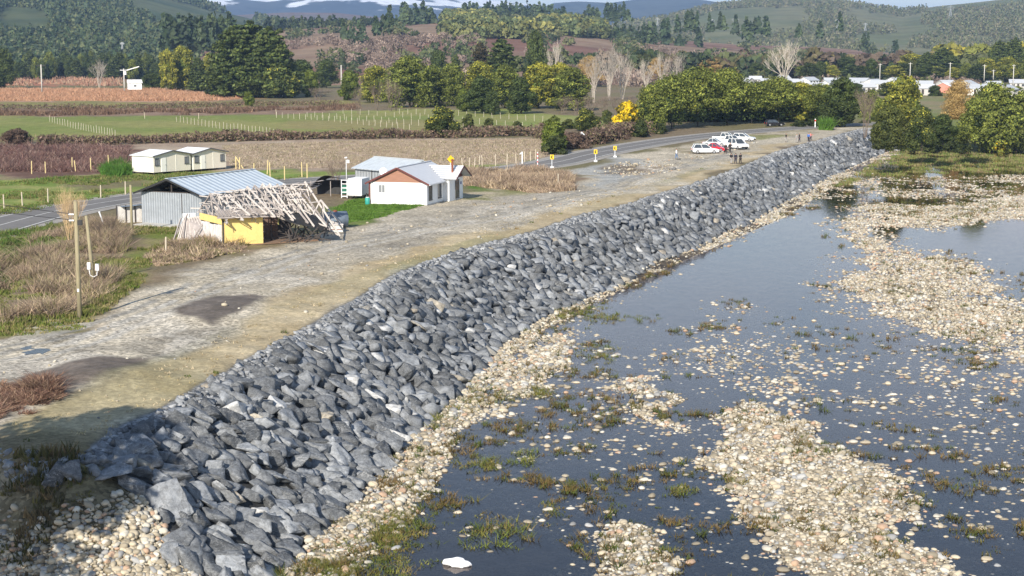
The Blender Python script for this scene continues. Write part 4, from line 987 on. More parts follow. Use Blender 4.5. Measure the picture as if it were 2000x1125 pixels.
# woods that read as one mass, on the hills
def wood(name, label, pts, h, w, cols, conif=True, nq=26, cat='wood', lf=None, el=1.3):
    r = np.random.default_rng(len(pts)); pts = np.asarray(pts); n = len(pts)
    hh = h*r.uniform(.65, 1.25, n); ww = w*r.uniform(.7, 1.25, n)
    t = r.random((n, nq)); a = r.uniform(0, 2*math.pi, (n, nq))
    if conif: rad = ww[:, None]*.5*(1-t)**.8*r.uniform(.55, 1.1, (n, nq)); zz = hh[:, None]*(.06+.94*t)
    else: rad = ww[:, None]*.5*np.sin(np.pi*(.1+.8*t))**.6*r.uniform(.6, 1.05, (n, nq)); zz = hh[:, None]*(.1+.85*t)
    P = np.stack([pts[:, 0, None]+rad*np.cos(a), pts[:, 1, None]+rad*np.sin(a), pts[:, 2, None]+zz], -1).reshape(-1, 3)
    N = np.stack([np.cos(a), np.sin(a), .5+0*a], -1).reshape(-1, 3)
    ci = r.integers(0, len(cols), n); c = np.array(cols)[ci]*r.uniform(.7, 1.3, (n, 1))
    c = np.repeat(c, nq, 0)*r.uniform(.75, 1.25, (n*nq, 1))
    s = np.repeat(ww, nq)*(lf or (.42 if conif else .5))
    V, Fq, Cc = leaf_quads(P, N, s, c, r, el)
    o = nmesh(name, V, Fq, M_leaf, col=Cc); tag(o, label, cat, kind='stuff'); return o
def on(surf, n, t0, t1, u0, u1, clump=None, seed=0, thr=.5):
    """positions on a hill between two fronts, thinned into clumps by a noise"""
    r = np.random.default_rng(seed); a = r.uniform((u0-CU)/F, (u1-CU)/F, n); t = r.uniform(t0, t1, n)
    x, y, z = surf(a, t)
    if clump:
        k = fbm(a*clump*3, t*clump*.35, seed+3, 3) > thr; x, y, z = x[k], y[k], z[k]
    return np.stack([x, y, z], 1)
CON = [(.048, .075, .030), (.070, .096, .038), (.058, .084, .040)]
wood('conifer_wood', 'dark conifer plantation covering the left mountainside', np.concatenate([on(SCc, 15000, .02, 1.0, -60, 640, 9, 5, .42), on(SCc, 3600, .0, .2, -60, 640, None, 6)]), 13, 8.5, CON+[(.12, .135, .055), (.10, .12, .05)], nq=14, lf=.36)
wood('conifer_wood', 'grey green plantation covering the right hill', on(SB, 13000, .03, 1.02, 1100, 2040, 10, 7, .42), 10, 8.5, [(.115, .13, .055), (.15, .155, .07), (.18, .165, .095)], nq=12, lf=.34)
wood('scrub', 'scattered green scrub over the brown felled hillside', on(SA, 3000, .05, .95, 560, 2050, 14, 8, .57), 6, 7, [(.09, .11, .04), (.14, .145, .06), (.055, .075, .03)], False, 34, lf=.25)
wood('twiggy_scrub', 'greyish pink leafless thickets on the felled hillside', on(SA, 2400, .0, .45, 560, 2050, 11, 9, .52), 6, 7, [(.24, .18, .145), (.30, .23, .18), (.19, .14, .11)], False, 46, lf=.12, el=2.6)
wood('acacia_wood', 'yellow green acacia wood on the hillside above the grove', np.concatenate([on(SA, 1300, .42, .90, 870, 1180, 8, 10, .46)]), 12, 12, [(.15, .17, .06), (.11, .135, .05), (.085, .11, .045), (.25, .24, .07), (.18, .185, .06)], False, 70, lf=.22)
wood('acacia_wood', 'yellow acacia wood on the slope behind the village at right', [far(u, v, 1050+random.uniform(-60, 120)) for u, v in [(random.uniform(1830, 2080), random.uniform(118, 140)) for _ in range(240)]], 10, 12, [(.36, .31, .04), (.27, .25, .045), (.17, .18, .04)], False, 70, lf=.26)
wood('conifer_wood', 'row of dark pines along the hilltop at the centre', [far(u, 44+random.uniform(-5, 3), 1850+random.uniform(-30, 60)) for u in np.arange(905, 1064, 2.6)], 19, 8, CON, nq=40)
wood('conifer_wood', 'clump of dark pines on the hilltop left of the centre row', [far(u, 56+random.uniform(-6, 4), 1700+random.uniform(-60, 60)) for u in np.arange(786, 850, 5)], 21, 11, CON, nq=46)
wood('conifer_wood', 'pair of dark pine clumps on the hilltop right of the centre row', [far(u, 42+random.uniform(-3, 3), 1850) for u in (1072, 1078, 1085, 1092, 1100, 1142, 1150, 1158, 1166, 1186, 1194, 1202, 1210, 1218, 1226)], 17, 10, CON, nq=46)
wood('conifer_wood', 'dark pine stand with bare stems on the slope right of centre', [far(u, 92+random.uniform(-6, 4), 1500) for u in np.arange(1202, 1280, 3.5)], 19, 7, CON, nq=40)
wood('conifer_wood', 'dark pine clumps dotted over the brown slope at right', [far(u+random.uniform(-5, 5), v+random.uniform(-4, 4), 1550) for u, v in ((1295, 72), (1302, 74), (1325, 64), (1345, 58), (1352, 60), (1360, 62), (1390, 62), (1440, 70), (1455, 76), (1460, 80), (1470, 78), (1362, 92), (1300, 96), (1320, 102), (1330, 108), (1410, 58), (1480, 66), (1495, 70), (1560, 72), (1600, 76), (1640, 64), (1690, 96), (1750, 110)) for _ in range(3)], 15, 8, CON, nq=36)
wood('conifer_wood', 'dark green tree line along the left rim of the felled hillside', [far(u, 58+random.uniform(-6, 5), 1750+random.uniform(-80, 80)) for u in np.arange(520, 800, 2.4)], 10, 9, [(.04, .058, .022), (.06, .075, .03), (.025, .04, .016)], nq=30)
wood('conifer_wood', 'dark conifers running down the felled hillside at left', [far(u+random.uniform(-7, 7), v+random.uniform(-5, 5), 1250) for u, v in ((674, 80), (684, 88), (692, 96), (702, 100), (706, 84), (712, 112), (716, 120), (698, 110), (726, 122), (740, 66), (752, 60), (766, 58)) for _ in range(3)], 14, 7, CON, nq=36)
wood('conifer_wood', 'dark tall plantation behind the big pines on the left', [far(u, 96+random.uniform(-4, 6), 1150+random.uniform(-60, 60)) for u in np.arange(320, 460, 2.2)], 20, 8, CON, nq=40)
wood('acacia_wood', 'mixed green trees at the foot of the hills across the valley', [far(u, v, 1000+random.uniform(-60, 80)) for u, v in [(random.uniform(1000, 2050), random.uniform(128, 150)) for _ in range(330)]], 9, 12, [(.05, .07, .022), (.08, .09, .03), (.14, .12, .05), (.16, .12, .085), (.05, .07, .028)], False, 60, lf=.26)

# ------------------------------------------------------------------ hedges, tall weeds and grass
def blades(P, h, spread, nb, cols, r, wid=.05, lean=.35):
    n = len(P); N = n*nb; Q = np.repeat(P, nb, 0)
    a = r.uniform(0, 2*math.pi, N); rr = spread*np.sqrt(r.random(N))
    b = Q+np.stack([rr*np.cos(a), rr*np.sin(a), 0*a], 1)
    hh = np.repeat(h if hasattr(h, '__len__') else np.full(n, h), nb)*r.uniform(.45, 1.15, N)
    d = r.normal(0, lean, (N, 2)); tip = b+np.stack([d[:, 0]*hh, d[:, 1]*hh, hh], 1)
    w = r.uniform(.6, 1.4, N)*wid; s = r.uniform(0, 2*math.pi, N)
    o = np.stack([np.cos(s)*w, np.sin(s)*w, 0*s], 1)
    V = np.stack([b-o, b+o, tip], 1).reshape(-1, 3)
    ci = r.integers(0, len(cols), n); c = np.repeat(np.array(cols)[ci]*r.uniform(.75, 1.25, (n, 1)), nb, 0)*r.uniform(.8, 1.2, (N, 1))
    return V, np.arange(N*3).reshape(N, 3), c
def in_poly(pp, n, seed, z=0, clump=None, thr=.5):
    r = np.random.default_rng(seed); A = np.array(plan(pp, z))[:, :2]
    x = r.uniform(A[:, 0].min(), A[:, 0].max(), n); y = r.uniform(A[:, 1].min(), A[:, 1].max(), n)
    k = inside(x, y, [tuple(p) for p in A])
    if clump: k &= fbm(x*clump, y*clump, seed, 4) > thr
    x, y = x[k], y[k]; return np.stack([x, y, gz(x, y)], 1)
def weeds(name, label, pp, n, h, spread, nb, cols, seed, z=0, clump=None, thr=.5, wid=.05, lean=.35, cat='weeds', keep=None):
    r = np.random.default_rng(seed); P = in_poly(pp, n, seed, z, clump, thr) if isinstance(pp, list) else pp
    V, Fq, c = blades(P, h*r.uniform(.5, 1.25, len(P))*(.35+1.3*sst(.25, .75, fbm(P[:, 0]*.35, P[:, 1]*.35, seed, 3))), spread, nb, cols, r, wid, lean)
    return tag(nmesh(name, V, Fq, M_grass, col=c), label, cat, kind='stuff')
DRYC = [(.42, .31, .215), (.34, .25, .18), (.50, .39, .26), (.25, .185, .14)]
WEED = [(-40, 500), (30, 520), (60, 470), (110, 440), (235, 440), (240, 470), (235, 520), (215, 560), (190, 592), (90, 625), (-40, 645)]
weeds('dry_weeds', 'tall dry brown weeds on the verge by the wooden poles', WEED, 6000, .8, .7, 22, DRYC+[(.20, .15, .11), (.28, .25, .12)], 1, wid=.035, lean=.9, clump=.22, thr=.45)
weeds('grass', 'patches of green grass between the dry weeds by the poles', WEED, 3600, .3, .4, 12, [(.14, .17, .04), (.22, .21, .08)], 29, cat='grass', clump=.22, thr=.5)
weeds('dry_weeds', 'dry brown weeds in front of the fallen lattice', [(285, 500), (330, 478), (420, 472), (485, 472), (470, 492), (380, 508), (310, 520)], 1300, .55, .4, 20, DRYC+[(.20, .19, .07)], 2, lean=.7)
weeds('dry_weeds', 'dry brown weeds between the house and the road', [(905, 338), (1040, 332), (1110, 345), (1120, 372), (1050, 376), (960, 366), (910, 362)], 5200, .75, .6, 16, DRYC, 3, wid=.06, lean=.6)
weeds('grass', 'bright green grass on the verge beside the road and ditch', [(-40, 462), (60, 450), (105, 438), (95, 470), (50, 500), (25, 555), (-40, 560)], 5000, .32, .3, 14, [(.08, .15, .025), (.12, .17, .04), (.17, .18, .06)], 4, cat='grass')
weeds('grass', 'mossy green grass around the metal shed and poles', [(262, 445), (350, 444), (375, 470), (300, 492), (275, 560), (160, 640), (40, 655), (-40, 650), (190, 592), (235, 520)], 6500, .26, .3, 12, [(.12, .16, .03), (.18, .19, .05), (.26, .22, .10)], 5, cat='grass', clump=.2, thr=.42)
weeds('grass', 'green lawn in front of the white house', [(655, 408), (700, 386), (830, 402), (790, 412), (740, 428), (670, 438)], 5000, .16, .3, 10, [(.08, .16, .022), (.11, .19, .03)], 6, cat='grass')
weeds('grass', 'green grass of the roadside verge and cabin lot', [(-40, 356), (120, 348), (260, 338), (470, 330), (600, 345), (560, 350), (280, 374), (0, 424), (-40, 430)], 9000, .28, .5, 8, [(.09, .15, .03), (.14, .17, .04), (.20, .18, .07)], 7, cat='grass', wid=.07, clump=.1, thr=.42)
weeds('dry_grass', 'tan dry grass field behind the cabins', [(440, 284), (700, 275), (1055, 272), (1100, 298), (1000, 318), (800, 328), (460, 330), (440, 300)], 26000, .24, .9, 6, [(.40, .315, .24), (.34, .265, .205), (.45, .37, .275), (.30, .27, .15)], 8, cat='grass', wid=.06, lean=.7)
weeds('vineyard', 'orange leafless rows of the far orchard field', [(-120, 174), (300, 175), (490, 190), (420, 197), (-120, 197)], 32000, .85, 1.6, 6, [(.46, .25, .15), (.42, .26, .16), (.54, .32, .20)], 9, cat='crop', wid=.14, lean=.5)
weeds('vineyard', 'far strip of rust red orchard rows', [(-120, 152), (235, 154), (235, 168), (-120, 168)], 9000, 1.5, 1.6, 4, [(.40, .22, .15), (.36, .25, .17)], 10, cat='crop', wid=.4, clump=.03)
weeds('dry_weeds', 'brown bramble scrub strip beyond the green field', [(-120, 214), (300, 212), (700, 206), (700, 214), (300, 226), (-120, 226)], 9000, .9, .9, 6, [(.16, .095, .065), (.22, .15, .10), (.12, .075, .05)], 12, wid=.16, clump=.06, thr=.47)
# trained purple brown canes left of the cabins, in rows
rr_ = np.random.default_rng(3); cane = []
for v in np.arange(287, 338, 3.2):
    y0 = at(0, v)[1]
    for u in np.arange(-20, 252+(v < 330)*0, 1.6): cane.append(at(u, v+rr_.normal(0, .5)))
cane = np.array(cane); cane[:, 2] = gz(cane[:, 0], cane[:, 1])
weeds('berry_canes', 'purple brown berry canes in rows left of the cabins', cane, 0, .85, .6, 9, [(.17, .095, .08), (.22, .13, .105), (.14, .08, .078), (.30, .21, .17)], 13, cat='crop', wid=.06, lean=.8)
# hedge between tan field and green field
def hedge(name, label, line, h, w, dens, cols, seed):
    r = np.random.default_rng(seed); L = [Vector(at(*p)) for p in line]; P = []
    for i in range(len(L)-1):
        n = int((L[i+1]-L[i]).length*dens)
        t = r.random(n); q = np.array(L[i])[None]*(1-t[:, None])+np.array(L[i+1])[None]*t[:, None]
        q[:, 0] += r.normal(0, w*.3, n); q[:, 1] += r.normal(0, w*.5, n); P.append(q)
    P = np.concatenate(P); hb = h*(.45+1.1*fbm(P[:, 0]*.16, P[:, 1]*.16, seed, 3))
    P[:, 2] = gz(P[:, 0], P[:, 1])+hb*r.random(len(P))**.8
    N = r.normal(0, 1, P.shape); N[:, 2] = np.abs(N[:, 2])
    c = np.array(cols)[r.integers(0, len(cols), len(P))]*r.uniform(.7, 1.3, (len(P), 1))
    V, Fq, c = leaf_quads(P, N, .3*r.uniform(.6, 1.4, len(P)), c, r, 2.2)
    return tag(nmesh(name, V, Fq, M_leaf, col=c), label, 'hedge')
BR = [(.17, .115, .085), (.23, .155, .115), (.12, .085, .06), (.18, .155, .075)]
hedge('bramble_hedge', 'long dark brown bramble hedge between the tan field and green field', [(95, 284), (200, 283), (400, 277), (600, 272), (860, 268), (1060, 264)], 1.7, 3.6, 120, BR, 31)
hedge('bramble_hedge', 'thin brown hedge line along the far edge of the green field', [(-60, 214), (150, 213), (320, 211), (480, 206), (660, 205)], 1.3, 4, 40, BR, 32)
hedge('bramble_hedge', 'dark bramble hedge running up to the diamond road sign', [(1060, 268), (1100, 282), (1150, 282), (1210, 268), (1260, 262)], 2.4, 4, 120, BR, 33)
# rust fern patch, weeds along the crest, green and brown growth of the river
weeds('dead_ferns', 'rust red dead ferns beside the dug earth at lower left', [(-60, 770), (40, 752), (110, 765), (120, 790), (60, 812), (-60, 830)], 2000, .38, .3, 20, [(.22, .125, .09), (.32, .20, .14), (.15, .09, .07), (.36, .25, .17)], 14, wid=.04, lean=1.2, clump=.7, thr=.44)
weeds('crest_weeds', 'short dry weeds along the embankment crest', [(0, 850), (430, 712), (640, 596), (860, 492), (1200, 380), (1400, 318), (1400, 322), (1200, 387), (860, 502), (640, 608), (430, 728), (230, 848), (170, 890), (0, 905)], 3000, .2, .25, 12, [(.14, .16, .04), (.22, .16, .08), (.10, .12, .03)], 15, clump=.5, thr=.56)
weeds('strip_grass', 'short straw coloured grass of the mown crest strip', [(-20, 835), (120, 805), (280, 742), (420, 664), (540, 604), (640, 556), (780, 495), (900, 458), (1060, 415), (1220, 369), (1400, 318), (1500, 290), (1400, 321), (1200, 384), (1000, 449), (860, 499), (720, 562), (640, 605), (430, 722), (300, 800), (200, 850)], 15000, .12, .25, 8, [(.47, .38, .235), (.40, .33, .18), (.53, .44, .29)], 16, wid=.03, cat='grass', lean=.6)
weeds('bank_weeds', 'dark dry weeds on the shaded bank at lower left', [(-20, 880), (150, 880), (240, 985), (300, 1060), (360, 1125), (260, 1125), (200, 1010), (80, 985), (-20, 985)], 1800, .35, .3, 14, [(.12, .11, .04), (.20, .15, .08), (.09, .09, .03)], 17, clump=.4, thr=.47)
x, y = sample_plan(150000, 66, 330, -.2, .34)
d = bardens(x, y); ed = edge_dist(x, y); cl = fbm(x*.3, y*.3, 101, 4); lo = fbm(x*.05, y*.05, 111, 3)
k = (ed > 9.4) & (rng.random(len(x)) < .5*sst(.5, .66, cl)*sst(.02, .2, d)*np.interp(y, [66, 150, 330], [1.3, .8, .5])*(1-.75*sst(1020, 1420, pix(x, y, -5)[0])*sst(.45, .6, lo)))
P = np.stack([x[k], y[k], np.maximum(gz(x[k], y[k]), WZ-.05)], 1)
xb_, yb_ = sample_plan(30000, 66, 250, -.2, .34); kb_ = (edge_dist(xb_, yb_) > slope_w(xb_, yb_)+.3) & (rng.random(len(xb_)) < .5*sst(.45, .7, fbm(xb_*.25, yb_*.25, 161, 4))*sst(.55, .9, bardens(xb_, yb_)))
P = np.concatenate([P, np.stack([xb_[kb_], yb_[kb_], gz(xb_[kb_], yb_[kb_])+.04], 1)])
weeds('river_weeds', 'brown and olive weeds among the river stones', P, 0, .26, .25, 16, [(.16, .115, .04), (.13, .12, .035), (.20, .14, .06), (.09, .11, .025)], 18, wid=.03, lean=.7)
GP = [(330, -0)]
gpts = []
for u, v, su, sv, n in ((765, 1060, 40, 45, 260), (665, 1105, 40, 18, 160), (780, 1010, 30, 25, 80), (860, 800, 22, 22, 90), (1110, 610, 50, 10, 80), (1165, 690, 25, 10, 50), (1050, 770, 20, 6, 30), (1075, 990, 12, 8, 20), (1240, 1035, 22, 10, 40), (940, 905, 26, 8, 40), (985, 780, 30, 8, 30), (1020, 900, 20, 8, 20), (1330, 960, 14, 6, 20), (1180, 622, 60, 6, 40), (960, 1040, 50, 20, 50), (1440, 940, 12, 8, 14), (930, 770, 14, 30, 60)):
    for _ in range(n): gpts.append(at(u+random.gauss(0, su*.9), v+random.gauss(0, sv*.9), WZ))
gpts = np.array(gpts); gpts = gpts[edge_dist(gpts[:, 0], gpts[:, 1]) > 9.2]
weeds('water_weeds', 'fresh green water weeds in the shallows below the riprap', gpts, 0, .24, .34, 14, [(.14, .165, .03), (.21, .20, .05), (.10, .13, .03), (.22, .17, .06)], 19, wid=.022, lean=.9)
weeds('shore_grass', 'green and brown grass on the far river shore', [(1690, 350), (1620, 372), (1740, 296), (1800, 296), (2060, 304), (2060, 336), (1900, 338), (1760, 344)], 14000, .4, .6, 10, [(.14, .20, .04), (.22, .23, .07), (.28, .22, .11)], 20, z=-5, wid=.08, cat='grass')
weeds('shore_weeds', 'brown reeds and weeds dotted over the far shallows', [(1600, 372), (1700, 335), (2060, 330), (2060, 420), (1800, 430), (1640, 400)], 3800, .35, .5, 12, [(.16, .12, .05), (.11, .13, .03), (.20, .15, .07)], 21, z=-5, wid=.06, clump=.1, thr=.52)
weeds('green_clump', 'bright green mound of grass beside the cabins', [(200, 344), (205, 334), (225, 328), (245, 332), (256, 342), (230, 346)], 2600, 1.1, .3, 12, [(.06, .15, .02), (.09, .18, .03)], 22, cat='grass')
weeds('green_clump', 'small bright green bush at the far end of the yard', [(1602, 254), (1624, 254), (1622, 250), (1606, 250)], 1500, 1.6, .4, 10, [(.08, .17, .02), (.11, .2, .03)], 23, cat='grass', wid=.1)
#--PART4--
# ------------------------------------------------------------------ buildings
def frame(loc_a, loc_b):
    """root location at a, local x along a -> b"""
    a, b = Vector(loc_a), Vector(loc_b); return a, math.atan2(b.y-a.y, b.x-a.x), (b-a).to_2d().length
def window(parent, c, w, h, axis='x', t=.07, fm=None, pane=None, mullion=True, name='window'):
    """frame standing proud of a wall; c centre, axis = direction along the wall, outward = -y (axis x) or +x (axis y)"""
    mb = MB(); X = lambda a, o, z: (c[0]+a, c[1]-o, c[2]+z) if axis == 'x' else (c[0]+o, c[1]+a, c[2]+z)
    D = lambda a, o, z: (a, o, z) if axis == 'x' else (o, a, z)
    for s in (-1, 1):
        mb.box(X(s*(w/2-t/2), .025, 0), D(t, .09, h)); mb.box(X(0, .025, s*(h/2-t/2)), D(w-2*t, .09, t))
    if mullion: mb.box(X(0, .022, 0), D(t*.8, .07, h-2*t))
    mb.box(X(0, .05, -h/2-.03), D(w+.12, .16, .05))
    f = mb.build(name, fm or M_wframe, parent)
    MB().box(X(0, .012, 0), D(w-1.6*t, .03, h-1.6*t)).build('pane', pane or M_glass, f)
    return f
def roof_slab(mb, quad, t=.08):
    q = [Vector(p) for p in quad]; n = (q[1]-q[0]).cross(q[2]-q[0]).normalized()
    if n.z < 0: n = -n
    mb.add(q+[p-n*t for p in q], [(0, 1, 2, 3), (7, 6, 5, 4), (0, 4, 5, 1), (1, 5, 6, 2), (2, 6, 7, 3), (3, 7, 4, 0)]); return mb
def gable_body(mb, w, L, h, rise):
    """walls of a gabled block, x across (0..w), y along (0..L)"""
    return mb.prism([(0, 0), (w, 0), (w, h), (w/2, h+rise), (0, h)], 0, L, 'y')

# white house: local x along the gable wall (left to right), y into depth
hc = Vector(at(833, 402.5)); ga = math.atan2(-.28, .96)
Wd, Ln, Hh, Rs = 6.9, 11.2, 2.6, 1.65
org = hc - Vector((math.cos(ga), math.sin(ga), 0))*Wd
H = thing('white_house', 'white single storey house with grey roof and orange timber gable by the gravel yard', 'house', (org.x, org.y, 0), ga)
mb = MB(); mb.box((Wd/2, Ln/2, Hh/2+.02), (Wd, Ln, Hh+.04)); mb.box((Wd+.36, 8.6, Hh/2+.02), (.76, 5.2, Hh+.035)); mb.build('wall', M_white, H)
MB().box((Wd/2, Ln/2, .04), (Wd+.12, Ln+.12, .22)).build('plinth', M_concrete, H)
MB().prism([(.06, Hh+.045), (Wd-.06, Hh+.045), (Wd/2, Hh+Rs)], -.03, .12).build('gable_cladding', M_orwood, H)
mb = MB(); o = .45; sl = Rs/(Wd/2)
roof_slab(mb, [(-o, -.35, Hh-o*sl+.1), (Wd/2, -.35, Hh+Rs+.1), (Wd/2, Ln+.35, Hh+Rs+.1), (-o, Ln+.35, Hh-o*sl+.1)])
roof_slab(mb, [(Wd+o, -.35, Hh-o*sl+.1), (Wd/2, -.35, Hh+Rs+.1), (Wd/2, Ln+.35, Hh+Rs+.1), (Wd+o, Ln+.35, Hh-o*sl+.1)])
mb.beam((Wd/2, -.36, Hh+Rs+.12), (Wd/2, Ln+.36, Hh+Rs+.12), .3, .05)
roof = mb.build('roof', M_corroofw, H)
mb = MB(); pr_, yc, px0, px1 = 1.35, 8.6, Wd*.62, Wd+1.75; ph = 2.95
roof_slab(mb, [(px1, yc-3.0, Hh+.06), (px1, yc, Hh+pr_+.14), (px0, yc, Hh+pr_+.14), (Wd-.1, yc-3.0, Hh+.14)])
roof_slab(mb, [(px1, yc+3.0, Hh+.06), (px1, yc, Hh+pr_+.14), (px0, yc, Hh+pr_+.14), (Wd-.1, yc+3.0, Hh+.14)])
pr2 = mb.build('porch_roof', M_corroofw, H); pr2['label'] = 'grey cross gable roof over the porch'
MB().prism([(yc-2.5, Hh+.04), (yc+2.5, Hh+.04), (yc, Hh+pr_-.02)], Wd+.74, Wd+.80, 'x').build('porch_gable', M_maroon, H)
mb = MB()
for a, b in (((-o, Hh-o*sl), (Wd/2, Hh+Rs)), ((Wd/2, Hh+Rs), (Wd+o, Hh-o*sl))): mb.beam((a[0], -.37, a[1]+.04), (b[0], -.37, b[1]+.04), .05, .2)
mb.build('fascia', M_maroon, H); mb = MB()
for a, b in (((yc-3.0, Hh), (yc, Hh+pr_+.06)), ((yc, Hh+pr_+.06), (yc+3.0, Hh))): mb.beam((px1+.02, a[0], a[1]+.02), (px1+.02, b[0], b[1]+.02), .05, .18, up=(1, 0, 0) if False else (0, 0, 1))
mb.build('porch_fascia', M_maroon, H)
mb = MB(); mb.beam((Wd+o+.06, -.3, Hh-o*sl+.02), (Wd+o+.06, 5.6, Hh-o*sl+.02), .12, .1); mb.tube([(Wd+.05, -.06, Hh-.2), (Wd+.05, -.06, .1)], .045, 8); mb.build('gutter', M_wframe, H)
window(H, (1.5, 0, 1.85), .85, 1.0, pane=M_blind)
MB().box((2.35, -.05, 1.85), (.75, .04, 1.0)).build('shutter', M_white, H)
for y in (1.35, 4.6): window(H, (Wd, y, 1.45), 1.15, 1.75, 'y', fm=M_frame)
window(H, (Wd+.74, 8.9, 1.3), 1.5, 2.2, 'y', fm=M_frame, name='door')
MB().box((Wd+.76, 10.4, 1.9), (.03, .42, .32)).build('house_number', mat('blue_enamel', (.03, .05, .22), .4), H)
MB().box((.02, -.08, 1.35), (.18, .12, 2.6)).build('corner_post', M_maroon, H)
ch = MB(); ch.tube([(Wd+.75, 7.2, 2.6), (Wd+.75, 7.2, 4.75)], .13, 10); ch.tube([(Wd+.75, 7.2, 4.75), (Wd+.75, 7.2, 4.8), (Wd+.75, 7.2, 4.95)], [.24, .24, .04], 10); ch.build('chimney', M_rust, H)
roof_slab(MB(), [(Wd+.1, 6.0, Hh+.26), (Wd+1.3, 6.0, Hh+.245), (Wd+1.0, 7.5, Hh+.93), (Wd+.45, 7.5, Hh+.94)], .012).build('rust_stain', mat('rust_run', (.42, .24, .13), .8, var=.4, vscale=4), H)
ds = MB(); ds.tube([(-.2, 5.2, 2.2), (-.2, 5.2, 3.3)], .03, 6); db_ = ds.build('dish_mast', M_signw, H)
mbd = MB(); n = 20; vs = [(-.2, 5.1, 3.45)]
for k, rr in ((1, .25), (2, .48)):
    vs += [(-.2+rr*math.cos(2*math.pi*i/n), 5.1-.10*(rr/.48)**2, 3.45+rr*math.sin(2*math.pi*i/n)) for i in range(n)]
mbd.add(vs, [(0, 1+i, 1+(i+1) % n) for i in range(n)]+[(1+i, 1+n+i, 1+n+(i+1) % n, 1+(i+1) % n) for i in range(n)]); dsh = mbd.build('satellite_dish', M_plastic, H)
sd_ = dsh.modifiers.new('t', 'SOLIDIFY'); sd_.thickness = .03

# long grey shed behind the house
a, rz, _ = frame(far(694, 362, 206), far(780, 366, 199))
B = thing('metal_shed', 'old grey sheet metal shed standing behind the white house', 'shed', (a.x, a.y, 0), rz)
L2, D2 = 9.4, 6.5
mb = MB(); mb.prism([(0, 0), (D2, 0), (D2, 3.0), (D2/2, 4.15), (0, 3.0)], 0, L2, 'x'); mb.build('wall', corrugated('grey_sheet_wall', (.42, .44, .45), .6, 0, metal=.3), B)
mb = MB(); roof_slab(mb, [(-.35, -.4, 2.97), (-.35, D2/2, 4.27), (L2+.35, D2/2, 4.27), (L2+.35, -.4, 2.97)]); roof_slab(mb, [(-.35, D2+.4, 2.97), (-.35, D2/2, 4.27), (L2+.35, D2/2, 4.27), (L2+.35, D2+.4, 2.97)])
rf = mb.build('roof', M_corroof2, B); MB().beam((-.36, D2/2, 4.3), (L2+.36, D2/2, 4.3), .35, .05).build('ridge_cap', M_signw, rf)
MB().tube([(3.6, -.06, .2), (3.6, -.06, 2.95)], .06, 8).build('downpipe', M_frame, B)
# front metal shed with open dark gable
sa, rz, _ = frame((-38.0, 167.6, 0), (-31.2, 164.3, 0))
B = thing('metal_barn', 'corrugated steel shed with open dark gable and pale metal roof', 'shed', (sa.x, sa.y, 0), rz)
w3, l3, h3, r3 = 7.55, 14.3, 3.28, 1.4
mb = MB(); mb.box((w3/2, .03, h3/2), (w3, .06, h3)); mb.build('front_wall', M_corrx, B)
mb = MB(); mb.box((w3-.03, l3/2+.03, h3/2), (.06, l3-.06, h3)); mb.box((.03, l3/2+.03, h3/2), (.06, l3-.06, h3)); mb.box((w3/2, l3-.03, h3/2), (w3-.12, .06, h3)); mb.build('side_wall', M_corry, B)
mb = MB(); roof_slab(mb, [(-.45, -.7, h3-.09), (w3/2, -.7, h3+r3+.06), (w3/2, l3+.4, h3+r3+.06), (-.45, l3+.4, h3-.09)], .05); roof_slab(mb, [(w3+.45, -.7, h3-.09), (w3/2, -.7, h3+r3+.06), (w3/2, l3+.4, h3+r3+.06), (w3+.45, l3+.4, h3-.09)], .05)
rf = mb.build('roof', M_corroof, B); MB().beam((w3/2, -.7, h3+r3+.09), (w3/2, l3+.4, h3+r3+.09), .4, .04).build('ridge_cap', M_corroof, rf)
mb = MB()
for y in (.02, 3, 6, 9, 12):
    mb.beam((0, y+.1, h3), (w3, y+.1, h3), .1, .18); mb.beam((w3/2, y+.1, h3), (w3/2, y+.1, h3+r3-.1), .12); mb.beam((.1, y+.1, h3), (w3/2, y+.1, h3+r3-.08), .08, .14); mb.beam((w3-.1, y+.1, h3), (w3/2, y+.1, h3+r3-.08), .08, .14)
mb.build('roof_truss', M_darkwood, B)
mb = MB(); mb.beam((-.45, -.72, h3-.15), (w3/2, -.72, h3+r3-.02), .05, .18); mb.beam((w3+.45, -.72, h3-.15), (w3/2, -.72, h3+r3-.02), .05, .18); mb.build('barge_board', M_black, B)
MB().box((5.1, -.03, 1.6), (.06, .05, 3.2)).build('door_jamb', M_darkwood, B)
MB().box((w3/2-.2, -1.0, .02), (w3-1, 2.0, .16)).build('doorstep_slab', M_concrete, B)
